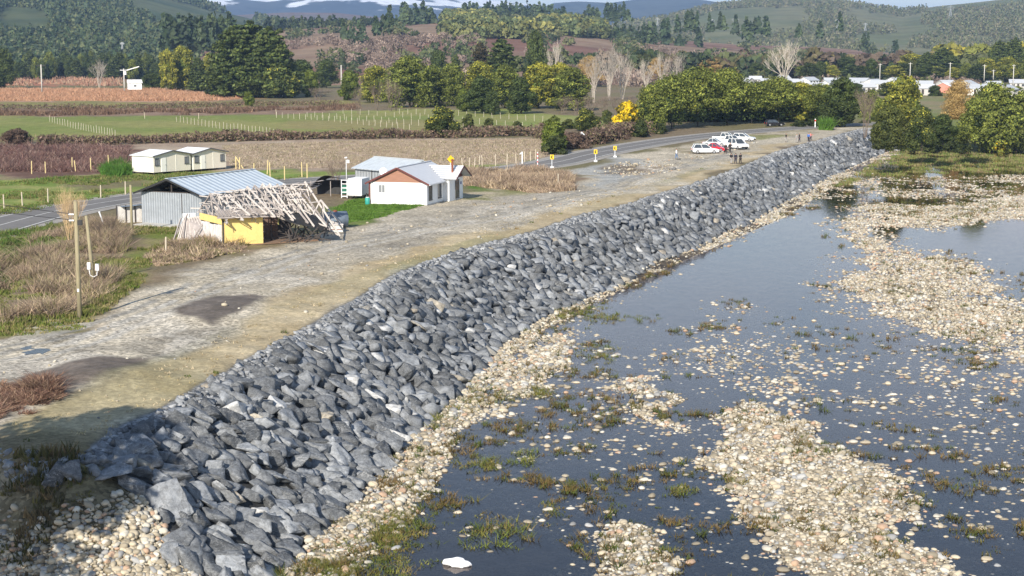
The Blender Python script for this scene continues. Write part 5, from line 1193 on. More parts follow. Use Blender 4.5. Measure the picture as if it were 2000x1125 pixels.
# twin panel cabins
def cabin(pa, pb, label, depth):
    a, rz, w = frame(pa, pb)
    B = thing('cabin', label, 'cabin', (a.x, a.y, 0), rz, 'emergency cabins on short stilts')
    h, r, f = 2.4, .55, .35
    mb = MB(); mb.add([(0, 0, f), (w, 0, f), (w, 0, f+h), (w/2, 0, f+h+r), (0, 0, f+h), (0, depth, f), (w, depth, f), (w, depth, f+h), (w/2, depth, f+h+r), (0, depth, f+h)], [(0, 1, 2, 3, 4), (9, 8, 7, 6, 5), (1, 6, 7, 2), (2, 7, 8, 3), (3, 8, 9, 4), (0, 5, 6, 1)]); mb.build('front_wall', M_cream, B)
    MB().box((-.025, depth/2, f+h/2), (.05, depth+.01, h)).build('side_wall', M_litside_trim, B)
    mb = MB(); roof_slab(mb, [(-.35, -.3, f+h-.06), (w/2, -.3, f+h+r+.08), (w/2, depth+.25, f+h+r+.08), (-.35, depth+.25, f+h-.06)], .06); roof_slab(mb, [(w+.35, -.3, f+h-.06), (w/2, -.3, f+h+r+.08), (w/2, depth+.25, f+h+r+.08), (w+.35, depth+.25, f+h-.06)], .06); mb.build('roof', M_whiteroof, B)
    mb = MB(); mb.beam((-.35, -.32, f+h-.1), (w/2, -.32, f+h+r+.04), .05, .16); mb.beam((w+.35, -.32, f+h-.1), (w/2, -.32, f+h+r+.04), .05, .16); mb.build('barge_board', M_frame, B)
    window(B, (.62, 0, f+1.5), .8, 1.0, fm=M_frame, pane=M_blind); window(B, (w-.75, 0, f+1.5), .8, 1.0, fm=M_frame, pane=M_blind)
    d = MB().box((1.85, -.03, f+1.03), (.86, .06, 2.02)).build('door', M_litside_trim, B); MB().box((2.18, -.08, f+1.0), (.05, .05, .12)).build('handle', M_frame, d)
    mb = MB(); mb.box((w*.6, -.01, f+h/2), (.05, .05, h)); mb.box((w/2, -.01, f+h+.03), (w*.5, .05, .05)); mb.build('cover_strip', M_litside_trim, B)
    for i in range(5):
        for j in (0, 1): MB().box((.2+i*(w-.4)/4, .2+j*(depth-.4), f/2-.05), (.14, .14, f+.1)).build('stilt', M_darkwood, B)
    return B
ca = Vector(at(300.6, 342)); cbv = Vector((-46.9, 239.2, 0)); cabin(ca, cbv, 'cream panel cabin with white roof nearest the grass mound', 4.6)
d_ = (cbv-ca).normalized(); c2 = cbv+d_*.55; cabin(c2+Vector((0, .0, 0)), c2+d_*6.4, 'cream panel cabin with white roof on the right of its twin', 4.6)

# collapsed house: yellow wall, bared trusses, fallen lattice
ya, rz, _ = frame((-26.1, 147.0, 0), (-22.8, 149.0, 0))
K = thing('collapsed_house', 'half collapsed house with yellow plaster wall and bare grey roof trusses', 'house', (ya.x, ya.y, 0), rz)
MB().box((1.95, .09, 1.28), (3.9, .18, 2.56)).build('yellow_wall', M_yellow, K)
mb = MB(); mb.box((.09, 3.0, 2.3), (.16, 5.6, .6)); mb.build('side_beam_wall', M_yellow, K)
mb = MB()
for k in range(5): mb.box((.07, .75+k*1.05, 1.0), (.1, .9, 1.9-.12*(k % 3)))
mb.build('peeling_wall', mat('peeling_white_board', (.66, .64, .61), .9, var=.25, vscale=1.5), K)
MB().box((.02, -.03, 1.25), (.12, .1, 2.5)).build('corner_post', M_darkwood, K)
MB().box((4.6, 5.6, 1.15), (9, .12, 2.3)).build('rear_wall', M_darkwood, K)
mb = MB(); mb.box((5.4, 2.6, .06), (8.0, 5.4, .1)); mb.build('floor', mat('brown_floor_boards', (.22, .14, .09), .9, var=.3, vscale=1), K)
mb = MB()
for x in (4.05, 5.3, 7.2): MB().box((x, 1.4, 1.2), (.1, .1, 2.4)).build('stud', M_darkwood, K)
for z in (.5, 1.1, 1.7): mb.box((4.15, .9, z), (.1, .8, .08))
mb.build('ladder_rungs', M_greywood, K); mb = MB()
mb.box((5.6, 3.2, 1.1), (2.2, .1, 2.0)); mb.build('partition', mat('brown_partition', (.17, .11, .08), .9, var=.3), K)
MB().box((7.6, 5.50, 1.5), (.5, .04, .8)).build('back_window', mat('faded_yellow_board', (.5, .45, .15), .8), K)
ridge0, ridge1 = Vector((.2, 3.2, 4.55)), Vector((9.6, 3.2, 5.35))
rnd = random.Random(5)
for i in range(14):                                             # racked trusses, each a part of its own
    t = i/13; c = ridge0.lerp(ridge1, t)+Vector((rnd.gauss(0, .06), rnd.gauss(0, .1), -.25*math.sin(t*9)+rnd.gauss(0, .06)))
    sag = .0 if i < 6 else (i-6)*.28
    lean = Vector((.55+.06*i, 0, 0))
    f = Vector((c.x+lean.x*.9+rnd.gauss(0, .22), -1.0-.05*i+rnd.gauss(0, .25), max(.5, 2.55-sag+rnd.gauss(0, .15)))); b = Vector((c.x+.3, 7.2, 2.5+rnd.gauss(0, .06)))
    mb = MB(); w_ = .07
    mb.beam(c, f, w_, .16); mb.beam(c, b, w_, .16); mb.beam(f.lerp(b, .04), f.lerp(b, .96), w_, .12)
    for q in (.3, .62):
        m_ = f.lerp(b, q); mb.beam(c.lerp(f if q < .5 else b, .5), m_, w_, .09); mb.beam(c.lerp(f if q < .5 else b, .5), f.lerp(b, .48), w_, .09)
    mb.beam(c, f.lerp(b, .48), w_, .09)
    mb.build('truss', M_greywood if i % 3 else M_greywood2, K)
mb = MB()
for k in range(7):                                              # purlins on the far slope and broken battens
    q = .15+k*.14; z0_ = 4.15-(4.15-2.45)*q
    for s in range(4):
        if rnd.random() < .8: mb.beam((.1+s*2.3+rnd.gauss(0, .1), 3.2+3.6*q, z0_+.12), (2.3+s*2.3, 3.1+3.6*q, z0_+.2+.12*s*.8), .06, .07)
for k in range(130):
    x = rnd.uniform(.2, 9); y = rnd.uniform(3, 6.6); z = 4.5-(y-3)*.5+x*.06
    mb.beam((x, y, z+.1), (x+rnd.gauss(0, .5), y+rnd.gauss(0, .5), z+.1+rnd.gauss(.05, .12)), .05, .09)
mb.build('battens', M_greywood, K)
mb = MB()
for k in range(15):                                             # sheathing left on the far slope, board by board, sagging to the right
    for q in range(9):
        if rnd.random() < .72:
            x = 2.2+k*.62; y0_ = 3.3+q*.42; z0_ = 4.75+x*.06-(y0_-3.2)*.52
            mb.beam((x, y0_, z0_-.1), (x+.6, y0_+rnd.gauss(0, .05), z0_-.06+rnd.gauss(0, .05)), .34, .03)
mb.build('sheathing', M_greywood2, K)
mb = MB()
for q in range(5):                                              # purlins still nailed to the near slope
    for k in range(6):
        if rnd.random() < .7: x = .3+k*1.55; y_ = 2.7-q*.75; z_ = 4.75+x*.05-q*.38; mb.beam((x+.3*q*.3, y_, z_), (x+1.5+.3*q*.3, y_+rnd.gauss(0, .12), z_+rnd.gauss(-.05, .14)), .06, .08)
for k in range(75):
    x = rnd.uniform(.3, 9.5); y_ = rnd.uniform(-.6, 3); mb.beam((x, y_, 4.5-(3-y_)*.55+x*.04), (x+rnd.gauss(.2, .5), y_+rnd.gauss(0, .7), 3.3-(3-y_)*.2+rnd.gauss(0, .3)), .05, .07)
mb.build('purlins', M_greywood, K)
mb = MB(); mb.add([(-.6, -.5, 2.80), (4.6, -.6, 2.74), (4.6, .8, 3.25), (-.4, .8, 3.25)], [(0, 1, 2, 3)]); mb.add([(-.6, -.5, 2.74), (4.6, -.6, 2.68), (4.6, .8, 3.19), (-.4, .8, 3.19)], [(3, 2, 1, 0)])
mb.build('eave_sheet', mat('torn_roof_sheet', (.34, .30, .27), .9, var=.35, vscale=3, bump=.4), K)
mb = MB()
for k in range(16): mb.beam((-.5+k*.33, -.6-.02*k, 2.84), (-.4+k*.33, .7, 3.3), .05, .07)
mb.beam((-.7, -.55, 2.72), (4.8, -.75, 2.62), .1, .14); mb.build('eave_rafter', M_greywood2, K)
mb = MB()
for k in range(34):
    x = rnd.uniform(5.2, 10.0); y = rnd.uniform(-1.6, 2.5)
    mb.beam((x, y, rnd.uniform(.05, .5)), (x+rnd.gauss(0, .9), y+rnd.gauss(0, .8), rnd.uniform(.1, 2.0)), .06, .1)
mb.build('broken_timber', M_darkwood, K)
mb = MB()
mb.add([(5.6, -1.5, 2.2), (9.9, -1.7, .9), (10.2, 1.0, 2.3), (5.8, 1.4, 2.9)], [(0, 1, 2, 3)]); so_ = mb.build('fallen_roof_sheet', M_black, K); so_.modifiers.new('t', 'SOLIDIFY').thickness = .03
# fallen lattice panel at the left
la = Vector(at(358, 468))
LT = thing('fallen_lattice', 'fallen grey timber roof frame leaning beside the yellow wall', 'timber frame', (la.x, la.y, 0), R(-25))
A0, A1, A2_, A3 = Vector((0, .3, 1.9)), Vector((.1, -.9, .05)), Vector((5.8, -1.4, .05)), Vector((1.6, 1.2, 2.1))
mb = MB(); mb.add([A0, A1, A2_, A3], [(0, 1, 2, 3)]); pn = mb.build('boarding', M_greywood2, LT); pn.modifiers.new('t', 'SOLIDIFY').thickness = .05
mb = MB()
for p, q in ((A0, A1), (A1, A2_), (A2_, A3), (A3, A0)): mb.beam(p+Vector((0, -.08, .06)), q+Vector((0, -.08, .06)), .08, .14)
mb.build('edge_frame', M_greywood, LT)
mb = MB()
for k in range(9):
    t = (k+.5)/9; mb.beam(A0.lerp(A3, t)+Vector((0, -.12, .1)), A1.lerp(A2_, t)+Vector((0, -.12, .1)), .07, .1)
mb.build('slats', M_greywood, LT)
mb = MB()
for p, q in (((-.5, -.9, 0), (.3, .4, 2.4)), ((.9, -1.5, 0), (.25, .2, 2.2)), ((2.2, -1.9, 0), (2.9, .3, 2.6)), ((-.3, -1.1, 0), (-.35, .2, 2.0))): mb.beam(p, q, .09, .12)
mb.build('prop', M_greywood2, LT)
# lattice-side white blocks stacked at left
bl = Vector(at(366, 462)); SB_ = thing('block_stack', 'crumbling stack of white blocks left of the yellow wall', 'blocks', (bl.x-.4, bl.y+1.4, 0), R(30)); mb = MB(); mb2 = MB()
for i in range(5):
    for j in range(2): (mb if i < 3 else mb2).box((j*.62+rnd.gauss(0, .05), rnd.gauss(0, .05), .22+i*.42), (.6, .35, .38), rz=rnd.gauss(0, .1))
mb.build('lower_blocks', M_plastic, SB_); mb2.build('upper_blocks', M_plastic, SB_)

# derelict blue grey tank and white crate right of the collapsed house
ta = Vector(at(661, 447)); TK = thing('rusty_tank', 'faded blue grey steel tank lying right of the collapsed house', 'tank', (ta.x, ta.y, 0), R(20))
mb = MB(); mb.tube([(-1.5, .4, .9), (-1.45, .4, .9), (.95, .4, .95), (1.0, .4, .95)], [.6, .78, .78, .6], 20); mb.build('shell', M_bluegrey, TK, True)
mb = MB()
for x in (-1.0, .5): mb.box((x, .4, .12), (.18, 1.2, .28))
mb.build('cradle', M_darkwood, TK)
mb = MB(); mb.tube([(-.2, .4, 1.68), (-.2, .4, 1.84)], .2, 12); mb.build('hatch', M_rust, TK)
ka = Vector(at(658, 452)); CR = thing('white_crate', 'dirty white crate in front of the blue grey tank', 'crate', (ka.x, ka.y-.6, 0), R(8))
MB().box((0, 0, .38), (1.3, .8, .7)).build('box', mat('dirty_white_panel', (.62, .60, .56), .8, var=.2, vscale=2), CR, bevel=.03); MB().box((0, -.02, .76), (1.38, .9, .08)).build('lid', M_greywood, CR); MB().box((0, -.41, .3), (1.1, .04, .06)).build('rail', M_rust, CR)
FT = thing('fallen_truss', 'white painted roof truss leaning down over the blue grey tank', 'timber frame', (ta.x-1.8, ta.y-.5, 0), R(-20)); mb = MB()
mb.beam((0, .3, 2.9), (2.7, -.6, .6), .09, .16); mb.beam((0, .3, 2.9), (-1.0, .6, 1.3), .09, .14); mb.build('top_chord', M_greywood, FT); MB().beam((-1.0, .6, 1.3), (2.7, -.6, .6), .09, .14).build('bottom_chord', M_greywood, FT); MB().beam((.2, .3, 2.7), (.8, 0, 1.0), .08, .1).beam((1.3, -.15, 1.8), (1.0, -.05, 1.0), .08, .1).build('web', M_greywood, FT)

# white trailer, tarp shelter, chair, lean-to fence
tr = Vector(at(701, 387)); T = thing('white_trailer', 'white box trailer parked at the left corner of the white house', 'trailer', (tr.x, tr.y, 0), R(-12))
MB().box((0, 0, 1.45), (1.75, 3.2, 2.0)).build('box', M_white, T, bevel=.03)
mb = MB(); mb.box((0, 0, .4), (1.6, 3.3, .1)); mb.beam((0, -1.6, .4), (0, -2.5, .4), .08); mb.build('chassis', M_frame, T)
for s in (-1, 1):
    wl = MB().tube([(s*.7, .2, .3), (s*.9, .2, .3)], .3, 16).build('wheel', M_dark, T); MB().tube([(s*.905, .2, .3), (s*.915, .2, .3)], .16, 12).build('rim', M_rim, wl)
mb = MB()
for x in (-1.75, -1.05): mb.box((x, -1.3, 1.2), (.08, .08, 2.2))
for z in (.3, .8, 1.3, 1.8, 2.25): mb.box((-1.4, -1.3, z), (.66, .08, .08))
LD = thing('white_rack', 'white metal rack standing left of the white trailer', 'rack', (tr.x, tr.y, 0), R(-12)); m0 = MB()
mb.build('rack_frame', M_plastic, LD)
for z in (.33, .83, 1.33): MB().box((-1.4, -1.1, z), (.6, .4, .03)).build('shelf', M_plastic, LD)
tp = Vector(at(655, 384)); TS = thing('tarp_shelter', 'black tarpaulin shelter sagging between posts behind the collapsed house', 'shelter', (tp.x, tp.y, 0), R(-10))
mb = MB(); nx, ny = 12, 6; vv = []
for j in range(ny+1):
    for i in range(nx+1):
        a_, b_ = i/nx, j/ny; vv.append((-3.2+6.0*a_, -.4+3*b_, 1.0+1.6*math.sin(math.pi*min(1, a_*1.15))**.7*(1-.3*b_)-.25*math.sin(a_*15)*.3))
mb.add(vv, [(j*(nx+1)+i, j*(nx+1)+i+1, (j+1)*(nx+1)+i+1, (j+1)*(nx+1)+i) for j in range(ny) for i in range(nx)]); tpo = mb.build('tarp', M_black, TS); tpo.modifiers.new('t', 'SOLIDIFY').thickness = .03
MB().box((-.2, 2.7, .9), (5.8, .06, 1.8)).build('back_sheet', M_black, TS)
for x in (-3.0, -.5, 2.4): MB().tube([(x, -.3, 0), (x, -.3, 1.9)], .05, 6).build('post', M_greywood2, TS)
cp = Vector(at(673, 385)); CH = thing('garden_chair', 'green folding chair standing under the black tarpaulin', 'chair', (cp.x, cp.y-.3, 0), R(10))
MB().box((0, 0, .48), (.6, .55, .06)).build('seat', M_green, CH); MB().box((0, .28, 1.0), (.62, .06, .85), M=Matrix.Rotation(R(-12), 3, 'X')).build('backrest', M_green, CH)
for x in (-.27, .27):
    for y in (-.24, .26): MB().tube([(x, y, 0), (x, y, .5)], .025, 6).build('leg', M_frame, CH)
jb = Vector(at(690, 389)); J = thing('teal_drum', 'teal plastic drum at the corner of the white house', 'drum', (Vector(at(716, 402)).x, Vector(at(716, 400)).y, 0)); MB().tube([(0, 0, 0), (0, 0, .1), (0, 0, .75), (0, 0, .85)], [.24, .28, .28, .2], 16).build('body', M_teal, J, True); MB().tube([(0, 0, .85), (0, 0, .9)], .21, 14).build('lid', M_white, J)
# low pale panel fence by the metal shed
fp, rz, fw = frame(at(228, 436), at(300, 433))
PF = thing('panel_fence', 'low pale panel fence left of the metal shed', 'fence', (fp.x, fp.y, 0), rz)
MB().box((fw/2, 0, .85), (fw, .05, 1.7)).build('panel', mat('dirty_pale_panel', (.55, .53, .50), .8, var=.2, vscale=1.5), PF)
for i in range(5): MB().box((i*fw/4, -.08, .9), (.1, .1, 1.9)).build('post', M_darkwood, PF)
mb = MB()
for k in range(5): mb.box((1+k*.7, -.3+.1*k, 1.75+.03*k), (1.2, .7, .04), rz=.2*k)
mb.build('scrap_sheet', M_bluegrey, PF)

# village
VIL = [(1455, 178, 46, 7, 0, 'white'), (1500, 172, 40, 6, 20, 'white'), (1545, 172, 50, 7, -15, 'white'), (1592, 180, 42, 6.5, 25, 'white'), (1655, 176, 54, 7, -20, 'grey'), (1690, 181, 40, 6, 15, 'white'), (1720, 174, 44, 6, -25, 'grey'), (1745, 180, 34, 6, 20, 'grey'), (1800, 184, 52, 5, -4, 'white'), (1845, 180, 34, 7, 60, 'pink'), (1905, 184, 70, 9, -18, 'grey'), (1965, 186, 66, 8, 62, 'white'), (2010, 196, 40, 7, 40, 'white'), (1770, 172, 32, 6, 10, 'brown'), (1475, 164, 26, 5, 0, 'white'), (1530, 162, 24, 5, 30, 'white'), (1625, 168, 36, 6, 0, 'grey')]
for k_ in range(13): VIL.append((1450+k_*44+random.uniform(-10, 10), random.uniform(164, 176), random.uniform(28, 46), random.uniform(6, 8), random.uniform(-50, 60), random.choice(('grey', 'grey', 'white'))))
VM = dict(white=(mat('village_white_wall', (.50, .48, .45), .8, var=.1), mat('village_pale_roof', (.52, .53, .55), .5, var=.1)), grey=(M_white, mat('village_zinc_roof', (.48, .50, .52), .5, var=.12)), pink=(mat('salmon_wall', (.62, .24, .18), .8), M_whiteroof), brown=(mat('brown_board_wall', (.22, .13, .09), .9), mat('red_brown_roof', (.24, .11, .08), .8)))
VL = {'white': 'small white house with pale roof in the village beyond the trees', 'grey': 'white house with grey zinc roof in the village beyond the trees', 'pink': 'salmon pink house with white roof among the village houses', 'brown': 'brown timber house among the white village houses'}
for u, v, wp, dp, rz, kd in VIL:
    x, y, z = far(u, v, 718+(178-v)*9)
    z = min(z, gz1(x, y)+3.0); w = wp*y/F*.85; h = 2.5
    B = thing('village_house', VL[kd], 'house', (x, y, z), R(rz), 'village houses beyond the trees' if kd in ('white', 'grey') else None)
    mb = MB(); mb.prism([(-dp/2, -2), (dp/2, -2), (dp/2, h), (0, h+1.5), (-dp/2, h)], -w/2, w/2, 'x'); mb.build('wall', VM[kd][0], B)
    mb = MB(); roof_slab(mb, [(-w/2-.4, -dp/2-.4, h-.15), (-w/2-.4, 0, h+1.62), (w/2+.4, 0, h+1.62), (w/2+.4, -dp/2-.4, h-.15)], .1); roof_slab(mb, [(-w/2-.4, dp/2+.4, h-.15), (-w/2-.4, 0, h+1.62), (w/2+.4, 0, h+1.62), (w/2+.4, dp/2+.4, h-.15)], .1); mb.build('roof', VM[kd][1], B)
    for q in (-.3, .3): window(B, (q*w, -dp/2, 1.4), 1.3, 1.1, fm=M_frame)
    MB().box((0, -dp/2-.03, 1.0), (.95, .06, 2.0)).build('door', M_darkwood, B)
x, y, z = far(263, 173, 640)
B = thing('far_shed', 'tiny white shed with pitched roof at the orange field edge', 'shed', (x, y, z-.3), R(20)); MB().prism([(-2, 0), (2, 0), (2, 2.6), (0, 3.6), (-2, 2.6)], -2.5, 2.5, 'x').build('wall', M_white, B)
mb = MB(); roof_slab(mb, [(-2.8, -2.3, 2.5), (-2.8, 0, 3.75), (2.8, 0, 3.75), (2.8, -2.3, 2.5)]); roof_slab(mb, [(-2.8, 2.3, 2.5), (-2.8, 0, 3.75), (2.8, 0, 3.75), (2.8, 2.3, 2.5)]); mb.build('roof', M_whiteroof, B); window(B, (0, -2, 1.4), 1, .9)

# ------------------------------------------------------------------ poles, posts, signs
def pole(name, u, v, vtop, r, label, m, cat='pole', lean=(0, 0), Y=None, group=None):
    x, y, z = ground_at(u, v) if Y is None else far(u, v, Y)
    h = far(u, vtop, y)[2]-z
    o = thing(name, label, cat, (x, y, z-.1), 0, group)
    MB().tube([(0, 0, -.3), (lean[0]*.5, lean[1]*.5, h*.5), (lean[0], lean[1], h+.1)], [r, r*.9, r*.75], 12).build('shaft', m, o, True)
    return o, h
p1, h1 = pole('wooden_pole', 156, 622, 393, .16, 'tall wooden power pole standing on the edge of the gravel yard', M_pole)
MB().box((.0, -.12, h1-1.9+.6), (.30, .18, .34)).build('junction_box', M_black, p1).location = (.28, -.02, 0)
for z in (h1-.75, h1-1.15): MB().tube([(-.1, -.16, z), (-.42, -.16, z)], .05, 8).build('insulator', M_plastic, p1)
MB().box((0, -.15, 2.0), (.12, .04, .2)).build('tag', M_plastic, p1)
p2, h2 = pole('wooden_pole', 184, 556, 421, .15, 'shorter leaning wooden pole with two white meter boxes', M_pole, lean=(-.42, 0))
for x, z in ((-.30, 1.55), (.32, 1.45)): MB().box((x, -.18, z), (.26, .2, .52)).build('meter_box', M_plastic, p2, bevel=.03)
MB().tube([(-.3, -.2, 1.3), (-.22, -.22, .85), (.05, -.24, .72), (.28, -.22, .85), (.32, -.2, 1.2)], .035, 6).build('conduit', M_plastic, p2)
p3, _ = pole('wooden_pole', 258, 456, 361, .14, 'wooden pole standing in front of the low panel fence', M_pole)
def wire(name, a, b, sag, label):
    a, b = Vector(a), Vector(b)
    o = MB().tube([a.lerp(b, i/16)-Vector((0, 0, sag*4*(i/16)*(1-i/16))) for i in range(17)], .022, 5).build(name, M_black, None); tag(o, label, 'cable', 'cables of the wooden power pole')
pt = p1.location+Vector((-.4, -.1, h1-.7))
wire('power_cable', pt, (-75, 165, 6.9), .5, 'thin black cable running left from the tall wooden pole')
wire('power_cable', pt-Vector((0, 0, .4)), (-75, 163, 6.3), .6, 'thin black cable running left from the tall wooden pole')
o, h = pole('concrete_pole', 82, 177, 126, .28, 'white concrete power pole in the orange field at left', M_concrete, Y=620); MB().box((0, 0, h-.3), (3.2, .2, .2)).build('crossarm', M_darkwood, o)
o, h = pole('concrete_pole', 243, 175, 134, .28, 'white concrete pole with transformer near the white shed', M_concrete, Y=640); MB().box((0, 0, h-.5), (3.0, .2, .2)).build('crossarm', M_plastic, o); MB().box((.6, -.4, h-1.6), (.9, .9, 1.3)).build('transformer', M_plastic, o); MB().beam((1.2, 0, h-.5), (6, 0, h+.9), .3).build('boom', M_plastic, o)
o, h = pole('concrete_pole', 667, 176, 127, .25, 'grey pole between the dark trees in the mid field', M_concrete, Y=600); MB().box((0, 0, h-.3), (2, .2, .2)).build('crossarm', M_darkwood, o)
for u, v, t in ((1718, 160, 124), (1777, 158, 122), (1855, 158, 122), (1922, 156, 126), (1978, 180, 126), (1940, 154, 136)):
    o, h = pole('village_pole', u, v, t, .22, 'pale concrete power pole rising between the village houses', M_concrete, Y=760, group='village power poles', cat='pole'); MB().box((0, 0, h-.4), (1.8, .15, .15)).build('crossarm', M_concrete, o)
o, h = pole('lamp_post', 677, 372, 306, .06, 'thin grey lamp post beside the shed behind the house', M_signw, cat='lamp post'); MB().box((.0, -.2, h), (.3, .5, .12)).build('lamp_head', M_plastic, o); MB().box((.25, -.05, h-.5), (.3, .06, .4)).build('panel', M_plastic, o)
M_pylon = mat('galvanised_lattice', (.30, .32, .33), .6)
def pylon(u, v, t, Y):
    x, y, z = far(u, v, Y); h = far(u, t, Y)[2]-z
    o = thing('pylon', 'grey lattice power pylon on a distant hillside', 'pylon', (x, y, z), 0, 'pylons on the distant hills'); mb = MB(); b = h*.11
    cs = [(-b, -b), (b, -b), (b, b), (-b, b)]
    for cx, cy in cs: mb.beam((cx, cy, 0), (cx*.2, cy*.2, h*.72), .4)
    mb.beam((0, 0, h*.7), (0, 0, h), .6)
    for k in range(6):
        z0_, z1_ = h*.72*k/6, h*.72*(k+1)/6; q0, q1 = 1-.8*k/6, 1-.8*(k+1)/6
        for i in range(4): mb.beam((cs[i][0]*q0, cs[i][1]*q0, z0_), (cs[(i+1) % 4][0]*q1, cs[(i+1) % 4][1]*q1, z1_), .25)
    mb.build('tower', M_pylon, o); m2 = MB()
    for k, w in ((.70, .26), (.80, .32), (.90, .22)): m2.beam((-h*w, 0, h*k), (h*w, 0, h*k), .4)
    m2.build('crossarms', M_pylon, o)
for a in ((239, 96, 82, 1300), (1391, 52, 37, 2400), (1436, 57, 34, 2300), (1636, 56, 36, 2300), (1690, 60, 44, 2500), (1856, 36, 10, 2800), (1284, 50, 34, 2400)): pylon(*a)
# white stakes and fence posts: one shared mesh, one object each
def post_mesh(h, r):
    return MB().tube([(0, 0, -.2), (0, 0, h*.5), (0, 0, h-.04), (0, 0, h)], [r, r*.97, r*.9, r*.6], 7)
def make_post(nm, h, r, m):
    o = post_mesh(h, r).build(nm, m); me = o.data; bpy.data.objects.remove(o); return me
PM = make_post('stake', 1.3, .05, M_plastic if False else mat('pale_stake_wood', (.52, .47, .38), .9, var=.2))
PY = make_post('fence_post', 1.5, .08, mat('yellowish_post_wood', (.62, .50, .25), .9, var=.2)); PG = make_post('fence_post', 1.3, .08, M_post)
def posts(nm, me, pts, label, group, hs=1.0):
    for u, v in pts:
        o = link_mesh(nm, me); o.location = ground_at(u, v); o.rotation_euler = (rnd.gauss(0, .04), rnd.gauss(0, .04), rnd.random()*6); o.scale = (1, 1, hs*rnd.uniform(.85, 1.12)); tag(o, label, 'post', group)
def along(pl, n): 
    out = []; P = [Vector(p) for p in pl]; L = [0]
    for i in range(len(P)-1): L.append(L[-1]+(P[i+1]-P[i]).length)
    for k in range(n):
        s = L[-1]*k/(n-1)
        for i in range(len(P)-1):
            if s <= L[i+1]+1e-6: out.append(tuple(P[i].lerp(P[i+1], (s-L[i])/(L[i+1]-L[i])))); break
    return out
posts('stake', PM, along([(97, 238), (150, 252), (225, 266)], 26), 'pale stake in the left planting row of the green field', 'stakes of the left planting row', 1.15)
posts('stake', PM, along([(345, 238), (420, 250), (535, 265)], 28), 'pale stake in the middle planting row of the green field', 'stakes of the middle planting row', 1.15)
posts('stake', PM, along([(540, 230), (640, 236), (800, 254)], 24), 'pale stake in the front row of the fenced plot before the grove', 'stakes of the front plot row', 1.1)
posts('stake', PM, along([(600, 228), (760, 240), (905, 254)], 22), 'pale stake in the second row of the fenced plot before the grove', 'stakes of the second plot row', 1.1)
posts('stake', PM, along([(670, 222), (820, 232), (1020, 250)], 22), 'pale stake in the third row of the fenced plot before the grove', 'stakes of the third plot row', 1.1)
posts('stake', PM, along([(780, 222), (900, 226), (1060, 238)], 18), 'pale stake in the rear row close under the grove', 'stakes of the rear plot row', 1.2)
posts('fence_post', PG, [(283, 232), (388, 232), (540, 226)], 'lone pale post at the far side of the green field', 'lone posts of the green field', 1.3)
posts('fence_post', PG, [(8, 407), (44, 403), (94, 396), (197, 386), (245, 380)], 'pale concrete fence post on the far verge of the road at left', 'fence posts on the far verge', 1.15)
posts('fence_post', PY, [(496, 344), (528, 348), (556, 352), (590, 346), (600, 348), (522, 340), (468, 330)], 'yellowish timber fence post behind the metal shed', 'timber posts behind the metal shed', 1.35)
posts('fence_post', PG, [(904, 331), (916, 330), (926, 329), (936, 327), (942, 326), (968, 324), (990, 322), (1008, 319), (1025, 316), (1036, 314), (1046, 312)], 'pale timber post of the roadside fence right of the house', 'roadside fence posts right of the house', 1.35)
posts('fence_post', PY, [(89, 338), (141, 330), (148, 336), (178, 335), (62, 340), (213, 331)], 'weathered post standing in the berry canes', 'posts of the berry rows', 1.3)
posts('fence_post', PG, [(1090, 362), (324, 494)], 'short weathered post standing in dry weeds', 'posts in the dry weeds', 1.2)
pb = thing('leaning_brace', 'yellowish timber post with a slanting brace beside the cabins', 'post', ground_at(461, 330)); MB().tube([(0, 0, -.1), (0, 0, 1.9)], .09, 8).build('upright', MATS['yellowish_post_wood'], pb); MB().tube([(0, 0, 1.8), (1.2, -.4, 0)], .08, 8).build('brace', MATS['yellowish_post_wood'], pb)
lp = thing('white_pipe', 'slanted white pipe standing in the bushes left of the metal shed', 'pipe', ground_at(206, 448)); MB().tube([(0, 0, 0), (-.55, 0, 1.7)], .07, 8).build('tube', M_plastic, lp); MB().tube([(-.55, 0, 1.7), (-.57, 0, 1.78)], .1, 8).build('cap', M_plastic, lp)
def chevron(u, v, t, label):
    x, y, z = ground_at(u, v); h = far(u, t, y)[2]-z
    o = thing('chevron_sign', label, 'road sign', (x, y, z), R(6)); MB().tube([(0, 0, -.2), (0, 0, h)], .06, 8).build('post', M_signw, o)
    MB().box((0, 0, .12), (.5, .5, .24)).build('footing', M_plastic, o)
    p = MB().box((0, -.09, h-.36), (.56, .03, .70)).build('panel', M_signy, o)
    mb = MB(); s = .115
    mb.add([(.14, -.11, h-.12), (-.05, -.11, h-.12), (-.19, -.11, h-.36), (-.05, -.11, h-.60), (.14, -.11, h-.60), (0, -.11, h-.36)], [(0, 1, 2, 5), (5, 2, 3, 4)]); mb.build('arrow', M_black2, p)
chevron(1078, 328, 302, 'yellow chevron sign with black arrow nearest the dry weeds')
chevron(1163, 316, 292, 'yellow chevron sign with black arrow, middle of three by the bend')
chevron(1201, 307, 285, 'yellow chevron sign with black arrow farthest along the bend')
def diamond(u, v, t, label, m, side, rz, mark=False):
    x, y, z = ground_at(u, v); h = far(u, t, y)[2]-z
    o = thing('diamond_sign', label, 'road sign', (x, y, z), R(rz)); MB().tube([(0, 0, -.2), (0, 0, h-.1)], .06, 8).build('post', M_signw, o)
    s = side*.7071; p = MB().prism([(0, h), (s, h-s), (0, h-2*s), (-s, h-s)], -.10, -.07).build('panel', m, o)
    if mark: MB().prism([(.08, h-.5), (.2, h-.5), (.2, h-1.1), (.04, h-1.0), (-.22, h-.9), (-.22, h-.78), (.08, h-.9)], -.108, -.102).build('symbol', M_black2, p)
diamond(1136, 290, 257, 'white backed diamond road sign on a tall post beside the bend', M_signw, .82, 5)
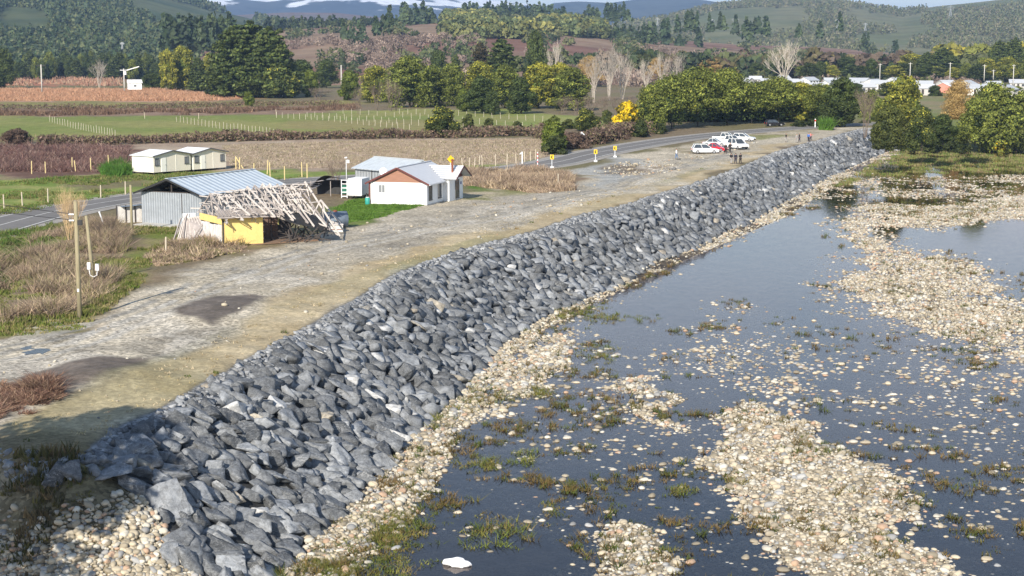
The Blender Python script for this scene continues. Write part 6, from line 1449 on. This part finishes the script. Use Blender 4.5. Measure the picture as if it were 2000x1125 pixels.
diamond(880, 338, 303, 'yellow diamond warning sign rising behind the white house', M_signy, .8, 25, False)
for u, v, t, lb in ((1050, 331, 297, 'red and white banded marker post beside the nearest chevron sign'),):
    x, y, z = ground_at(u, v); h = far(u, t, y)[2]-z; o = thing('marker_post', lb, 'marker post', (x, y, z)); MB().tube([(0, 0, 0), (0, 0, h)], .08, 8).build('shaft', M_plastic, o); MB().box((.1, 0, .1), (.8, .5, .22)).build('footing', M_plastic, o)
    for k in range(4): MB().tube([(0, 0, h*(.18+.22*k)), (0, 0, h*(.26+.22*k))], .086, 8).build('band', M_redlight, o)
o = thing('marker_post', 'white marker post with slanted top beside the roadside fence', 'marker post', ground_at(1020, 320)); MB().tube([(0, 0, 0), (0, 0, 1.9)], .1, 8).build('shaft', M_plastic, o); MB().beam((0, 0, 1.9), (-.4, 0, 1.5), .1).build('arm', M_plastic, o)
o = thing('marker_post', 'white marker post at the far end of the road', 'marker post', ground_at(1592, 249)); MB().tube([(0, 0, 0), (0, 0, 2.0)], .13, 8).build('shaft', M_plastic, o); MB().box((0, 0, 1.6), (.3, .28, .4)).build('reflector', M_redlight, o)

# ------------------------------------------------------------------ cars
def car(u, v, rz, paint, label, kind='suv', L=4.6, Wc=1.82, Hc=1.68):
    x, y, z = ground_at(u, v)
    o = thing('parked_car', label, 'car', (x, y, z+.02), R(rz), None)
    hl = L/2; bz = Hc*.56
    # body: side outline extruded, sides tucked in
    prof = {'suv': [(-hl, .42), (-hl, bz), (-hl+.12, bz+.05), (hl-1.25, bz+.02), (hl-.35, bz-.10), (hl, bz-.28), (hl, .40), (hl-.3, .26), (-hl+.3, .26)],
            'pickup': [(-hl, .48), (-hl, bz+.02), (-hl+.05, bz+.05), (hl-1.35, bz+.05), (hl-.3, bz-.02), (hl, bz-.2), (hl, .45), (hl-.3, .3), (-hl+.3, .3)],
            'sedan': [(-hl, .40), (-hl+.05, bz-.02), (-hl+.6, bz+.04), (hl-1.3, bz+.02), (hl-.35, bz-.12), (hl, bz-.30), (hl, .36), (hl-.3, .22), (-hl+.3, .22)]}[kind]
    cab = {'suv': (-hl+.10, -hl+.45, hl-2.25, hl-1.30), 'pickup': (-hl+1.65, -hl+1.9, hl-2.1, hl-1.30), 'sedan': (-hl+.75, -hl+1.45, hl-2.3, hl-1.35)}[kind]
    body = MB(); body.prism(prof, -Wc/2, Wc/2, 'y'); body = body.build('body', paint, o, bevel=.05)
    b0, b1, b2, b3 = cab; wi = Wc/2-.06; wt = Wc/2-.22; zt = Hc
    gh = MB(); gh.add([(b0, -wi, bz+.03), (b3, -wi, bz+.03), (b3, wi, bz+.03), (b0, wi, bz+.03), (b1, -wt, zt-.06), (b2, -wt, zt-.06), (b2, wt, zt-.06), (b1, wt, zt-.06)], [(0, 1, 5, 4), (1, 2, 6, 5), (2, 3, 7, 6), (3, 0, 4, 7), (4, 5, 6, 7), (0, 3, 2, 1)]); gh.build('windows', M_glass, o)
    rp = MB(); rp.box(((b1+b2)/2, 0, zt-.035), (b2-b1+.1, 2*wt+.06, .08))
    for s in (-1, 1):
        for (xa, xb) in ((b0, b1), (b3, b2), ((b0+b3)/2, (b1+b2)/2)): rp.beam((xa, s*(wi+.01), bz+.02), (xb, s*(wt+.01), zt-.05), .09, .07)
    rp.build('roof', paint, o, bevel=.02)
    for s in (-1, 1):
        for xw in (-hl+.85, hl-.88):
            w_ = MB().tube([(xw, s*(Wc/2-.2), .34), (xw, s*(Wc/2-.02), .34), (xw, s*(Wc/2+.015), .34)], [.34, .34, .30], 20).build('wheel', M_dark, o); MB().tube([(xw, s*(Wc/2+.012), .34), (xw, s*(Wc/2+.03), .34)], [.21, .18], 14).build('rim', M_rim, w_)
        MB().box((hl-.03, s*(Wc/2-.28), bz-.30), (.12, .40, .16)).build('headlight', M_lamp, o); MB().box((-hl+.01, s*(Wc/2-.16), bz-.15), (.06, .18, .34)).build('tail_light', M_redlight, o)
        MB().box((b3-.25, s*(Wc/2+.08), bz+.10), (.12, .2, .14)).build('mirror', paint, o)
    MB().box((hl-.01, 0, .42), (.08, Wc*.7, .22)).build('grille', M_dark, o); MB().box((-hl, 0, .45), (.1, Wc-.1, .2)).build('rear_bumper', M_frame if kind != 'sedan' else paint, o)
    if kind == 'pickup': MB().box((-hl+.82, 0, bz+.06), (1.5, Wc-.24, .04)).build('bed_cover', M_dark, o)
car(1377, 300, 4, M_carwhite, 'white SUV side on at the near end of the parked cars')
car(1398, 296, -28, M_carred, 'red car half hidden behind the white SUV', 'sedan', 4.3, 1.75, 1.48)
car(1397, 286, -20, M_carsilver, 'silver white car with dark windows behind the red car', 'sedan', 4.6, 1.8, 1.5)
car(1418, 277, -22, M_carwhite, 'white pickup truck at the back left of the parked cars', 'pickup', 5.2, 1.85, 1.8)
car(1441, 291, -66, M_carwhite, 'white SUV with its end facing the embankment crest', 'suv', 4.7, 1.88, 1.85)
car(1428, 283, -40, M_carwhite, 'white pickup truck in the middle of the parked cars', 'pickup', 5.1, 1.85, 1.8)
car(1453, 276, -25, M_carwhite, 'white hatchback at the far right end of the parked cars', 'suv', 4.4, 1.8, 1.6)
car(1513, 246.5, 8, M_cardark, 'black car on the road in the shade of the acacias', 'suv', 4.5, 1.8, 1.6)

# ------------------------------------------------------------------ people
def skin_obj(name, pts, edges, radii, m, parent, sub=1, root=0):
    me = bpy.data.meshes.new(name); me.from_pydata(pts, edges, []); me.materials.append(m)
    o = bpy.data.objects.new(name, me); C.objects.link(o); o.parent = parent
    md = o.modifiers.new('skin', 'SKIN'); md.use_smooth_shade = True
    for i, r in enumerate(radii):
        sv = me.skin_vertices[0].data[i]; sv.radius = (r, r) if not hasattr(r, '__len__') else r; sv.use_root = (i == root)
    if sub: o.modifiers.new('sub', 'SUBSURF').levels = sub; o.modifiers['sub'].render_levels = sub
    return o
def person(u, v, face, top, legs, label, h=1.72, stride=.1, arms='down', hair=True):
    """local -y is the way the person faces"""
    x, y, z = ground_at(u, v); k = h/1.72
    o = thing('person', label, 'person', (x, y, z+.01), R(face), None, (k, k, k))
    hx = .19
    if arms == 'down': el = [(-.25, .02, 1.14), (.25, .02, 1.14)]; wr = [(-.26, -.06, .88), (.26, -.06, .88)]
    elif arms == 'fold': el = [(-.26, -.04, 1.16), (.26, -.04, 1.16)]; wr = [(-.03, -.22, 1.15), (.04, -.23, 1.10)]
    else: el = [(-.25, .02, 1.14), (.34, -.06, 1.20)]; wr = [(-.26, -.06, .88), (.52, -.22, 1.26)]
    pts = [(0, 0, .95), (0, 0, 1.12), (0, .0, 1.32), (0, 0, 1.44), (0, -.01, 1.52), (0, -.02, 1.62), (0, -.015, 1.70)]
    rad = [.135, .12, .15, .085, .055, .088, .06]; ed = [(0, 1), (1, 2), (2, 3), (3, 4), (4, 5), (5, 6)]
    for s, (e_, w_) in zip((-1, 1), zip(el, wr)):
        b = len(pts); pts += [(s*hx, 0, 1.40), e_, w_]; rad += [.062, .045, .034]; ed += [(3, b), (b, b+1), (b+1, b+2)]
        d = (Vector(w_)-Vector(e_)).normalized(); pm = Vector(w_)+d*.07
        pts.append(tuple(pm)); rad.append((.040, .022)); ed.append((b+2, b+3)); pi = len(pts)-1
        side = d.cross(Vector((0, 1, 0))); side = side.normalized() if side.length > .01 else Vector((1, 0, 0))
        for q, ln in ((-.03, .075), (-.01, .09), (.012, .085), (.032, .065)):
            f0 = pm+side*q+d*.03; f1 = pm+side*q*1.1+d*(.03+ln*.6)+Vector((0, -.015, 0)); n0 = len(pts); pts += [tuple(f0), tuple(f1)]; rad += [.009, .007]; ed += [(pi, n0), (n0, n0+1)]
        n0 = len(pts); pts += [tuple(Vector(w_)+d*.03+Vector((-s*.03, -.03, 0))), tuple(Vector(w_)+d*.07+Vector((-s*.045, -.05, 0)))]; rad += [.010, .008]; ed += [(b+2, n0), (n0, n0+1)]
    legp = []
    for s in (-1, 1):
        st = stride*s
        b = len(pts); q = [(s*.095, 0, .88), (s*.10, -.02-st*.5, .50), (s*.105, .01-st, .09), (s*.11, -.10-st, .035)]
        pts += q; rad += [.095, .062, .042, .038]; ed += [(0, b), (b, b+1), (b+1, b+2), (b+2, b+3)]; legp.append(q)
    skin_obj('body', pts, ed, rad, M_skin, o)
    jp = [(0, 0, .90), (0, 0, 1.10), (0, 0, 1.32), (0, 0, 1.43)]; jr = [(.19, .15), (.175, .14), (.19, .15), .10]; je = [(0, 1), (1, 2), (2, 3)]
    for s, (e_, w_) in zip((-1, 1), zip(el, wr)):
        b = len(jp); jp += [(s*hx, 0, 1.395), e_, tuple(Vector(w_).lerp(Vector(e_), .12))]; jr += [.085, .066, .052]; je += [(3, b), (b, b+1), (b+1, b+2)]
    skin_obj('jacket', jp, je, jr, top, o)
    tp_ = [(0, 0, .93)]; trr = [(.17, .13)]; te = []
    for q in legp:
        b = len(tp_); tp_ += [q[0], q[1], (q[2][0], q[2][1], q[2][2]+.02)]; trr += [.115, .082, .068]; te += [(0, b), (b, b+1), (b+1, b+2)]
    skin_obj('trousers', tp_, te, trr, legs, o)
    for q in legp: skin_obj('shoe', [(q[2][0], q[2][1]+.05, .05), (q[2][0], q[2][1]-.06, .05), (q[3][0], q[3][1]-.05, .04)], [(0, 1), (1, 2)], [.05, .052, .045], M_dark, o)
    if hair: skin_obj('hair', [(0, .045, 1.56), (0, .03, 1.66), (0, -.02, 1.73)], [(0, 1), (1, 2)], [.07, .095, .075], M_hair, o)
    hd = MB()
    for s in (-1, 1): hd.tube([(s*.032, -.098, 1.635), (s*.032, -.106, 1.635)], .011, 8)
    hd.build('eyes', M_dark, o); MB().add([(0, -.10, 1.63), (-.016, -.102, 1.59), (.016, -.102, 1.59), (0, -.125, 1.592)], [(0, 1, 3), (0, 3, 2), (1, 2, 3), (0, 2, 1)]).build('nose', M_skin, o); MB().box((0, -.098, 1.565), (.045, .012, .010)).build('mouth', mat('lips', (.3, .1, .09)), o)
def cloth(n, c): return mat(n, c, .9, var=.15, vscale=8)
BK = cloth('black_cloth', (.018, .018, .022)); DN = cloth('dark_navy_cloth', (.02, .022, .04)); JN = cloth('blue_jeans', (.10, .18, .32)); WT = cloth('white_cloth', (.75, .75, .75)); GY = cloth('grey_cloth', (.30, .29, .28)); BL = cloth('blue_jacket', (.05, .16, .45)); PK = cloth('coral_cloth', (.60, .20, .16))
person(1321, 311, 80, WT, JN, 'person in white top and blue jeans walking left of the cars', stride=.2)
person(1417, 300, 20, BK, BK, 'person in black standing nearest the white SUV front')
person(1426, 299, -40, BK, BK, 'taller person in black standing right of the one by the SUV', h=1.82, arms='reach')
person(1428, 320.5, 150, BK, GY, 'person in black jacket and grey trousers at left of the trio', arms='fold')
person(1436.5, 320.5, 190, DN, DN, 'person in dark navy clothes in the middle of the trio')
person(1446, 320.5, 210, BK, BK, 'person in black at the right of the trio on the crest', arms='fold')
person(1535, 277.5, 60, BK, GY, 'person in black jacket standing alone near the embankment crest', arms='fold')
person(1556, 279, 20, GY, GY, 'person in pale grey clothes beside a dark dressed companion')
person(1561, 277, 60, BK, DN, 'person in dark clothes behind the pale grey one')
person(1579, 277, -30, BL, DN, 'person in blue jacket beside the crest boulders')
person(1583, 276, 30, PK, DN, 'person in coral top close behind the blue jacket', arms='reach')

# ------------------------------------------------------------------ small things
bg_ = Vector(at(893, 1103, WZ)); r2 = np.random.default_rng(4)
bm = bmesh.new(); bmesh.ops.create_icosphere(bm, subdivisions=3, radius=1)
for v in bm.verts:
    n = fbm(np.array([v.co.x*2.2+5]), np.array([v.co.y*2.2+v.co.z*1.7]), 3, 3)[0]
    v.co = Vector((v.co.x*.62*(.7+.7*n), v.co.y*.36*(.6+.8*n), max(v.co.z, -.2)*.26*(.4+1.2*n)))
me = bpy.data.meshes.new('plastic_bag'); bm.to_mesh(me); bm.free(); me.materials.append(M_plastic)
o = link_mesh('plastic_bag', me); o.location = (bg_.x, bg_.y, WZ+.05); o.rotation_euler = (0, 0, -.3); tag(o, 'crumpled white plastic bag lying in the shallow water', 'bag')
# tree outside the view on the left, whose shade falls on the near end of the bank
sh = thing('broadleaf_tree', 'leafy tree standing out of view left of the camera, shading the bank', 'tree', (-25.6, 52.5, -1.0), .5, None, (1.2, 1.2, 1.2))
link_mesh('trunk', PR['dark'][1]['trunk'], sh); link_mesh('crown', PR['dark'][1]['crown'], sh)
# ------------------------------------------------------------------ air
hm = bpy.data.materials.new('air'); hm.use_nodes = True; hn = hm.node_tree.nodes; hn.remove(hn['Principled BSDF'])
pv_ = hn.new('ShaderNodeVolumePrincipled'); pv_.inputs['Density'].default_value = 8.5e-5; pv_.inputs['Color'].default_value = (.42, .63, 1.0, 1); pv_.inputs['Anisotropy'].default_value = 0.0
hm.node_tree.links.new(pv_.outputs[0], hn['Material Output'].inputs['Volume'])
hz = MB().box((0, 25500, 270), (120000, 56000, 556)).build('haze', hm); tag(hz, 'thin bluish air that fades the far hills', 'haze', kind='stuff')
#--PART6--
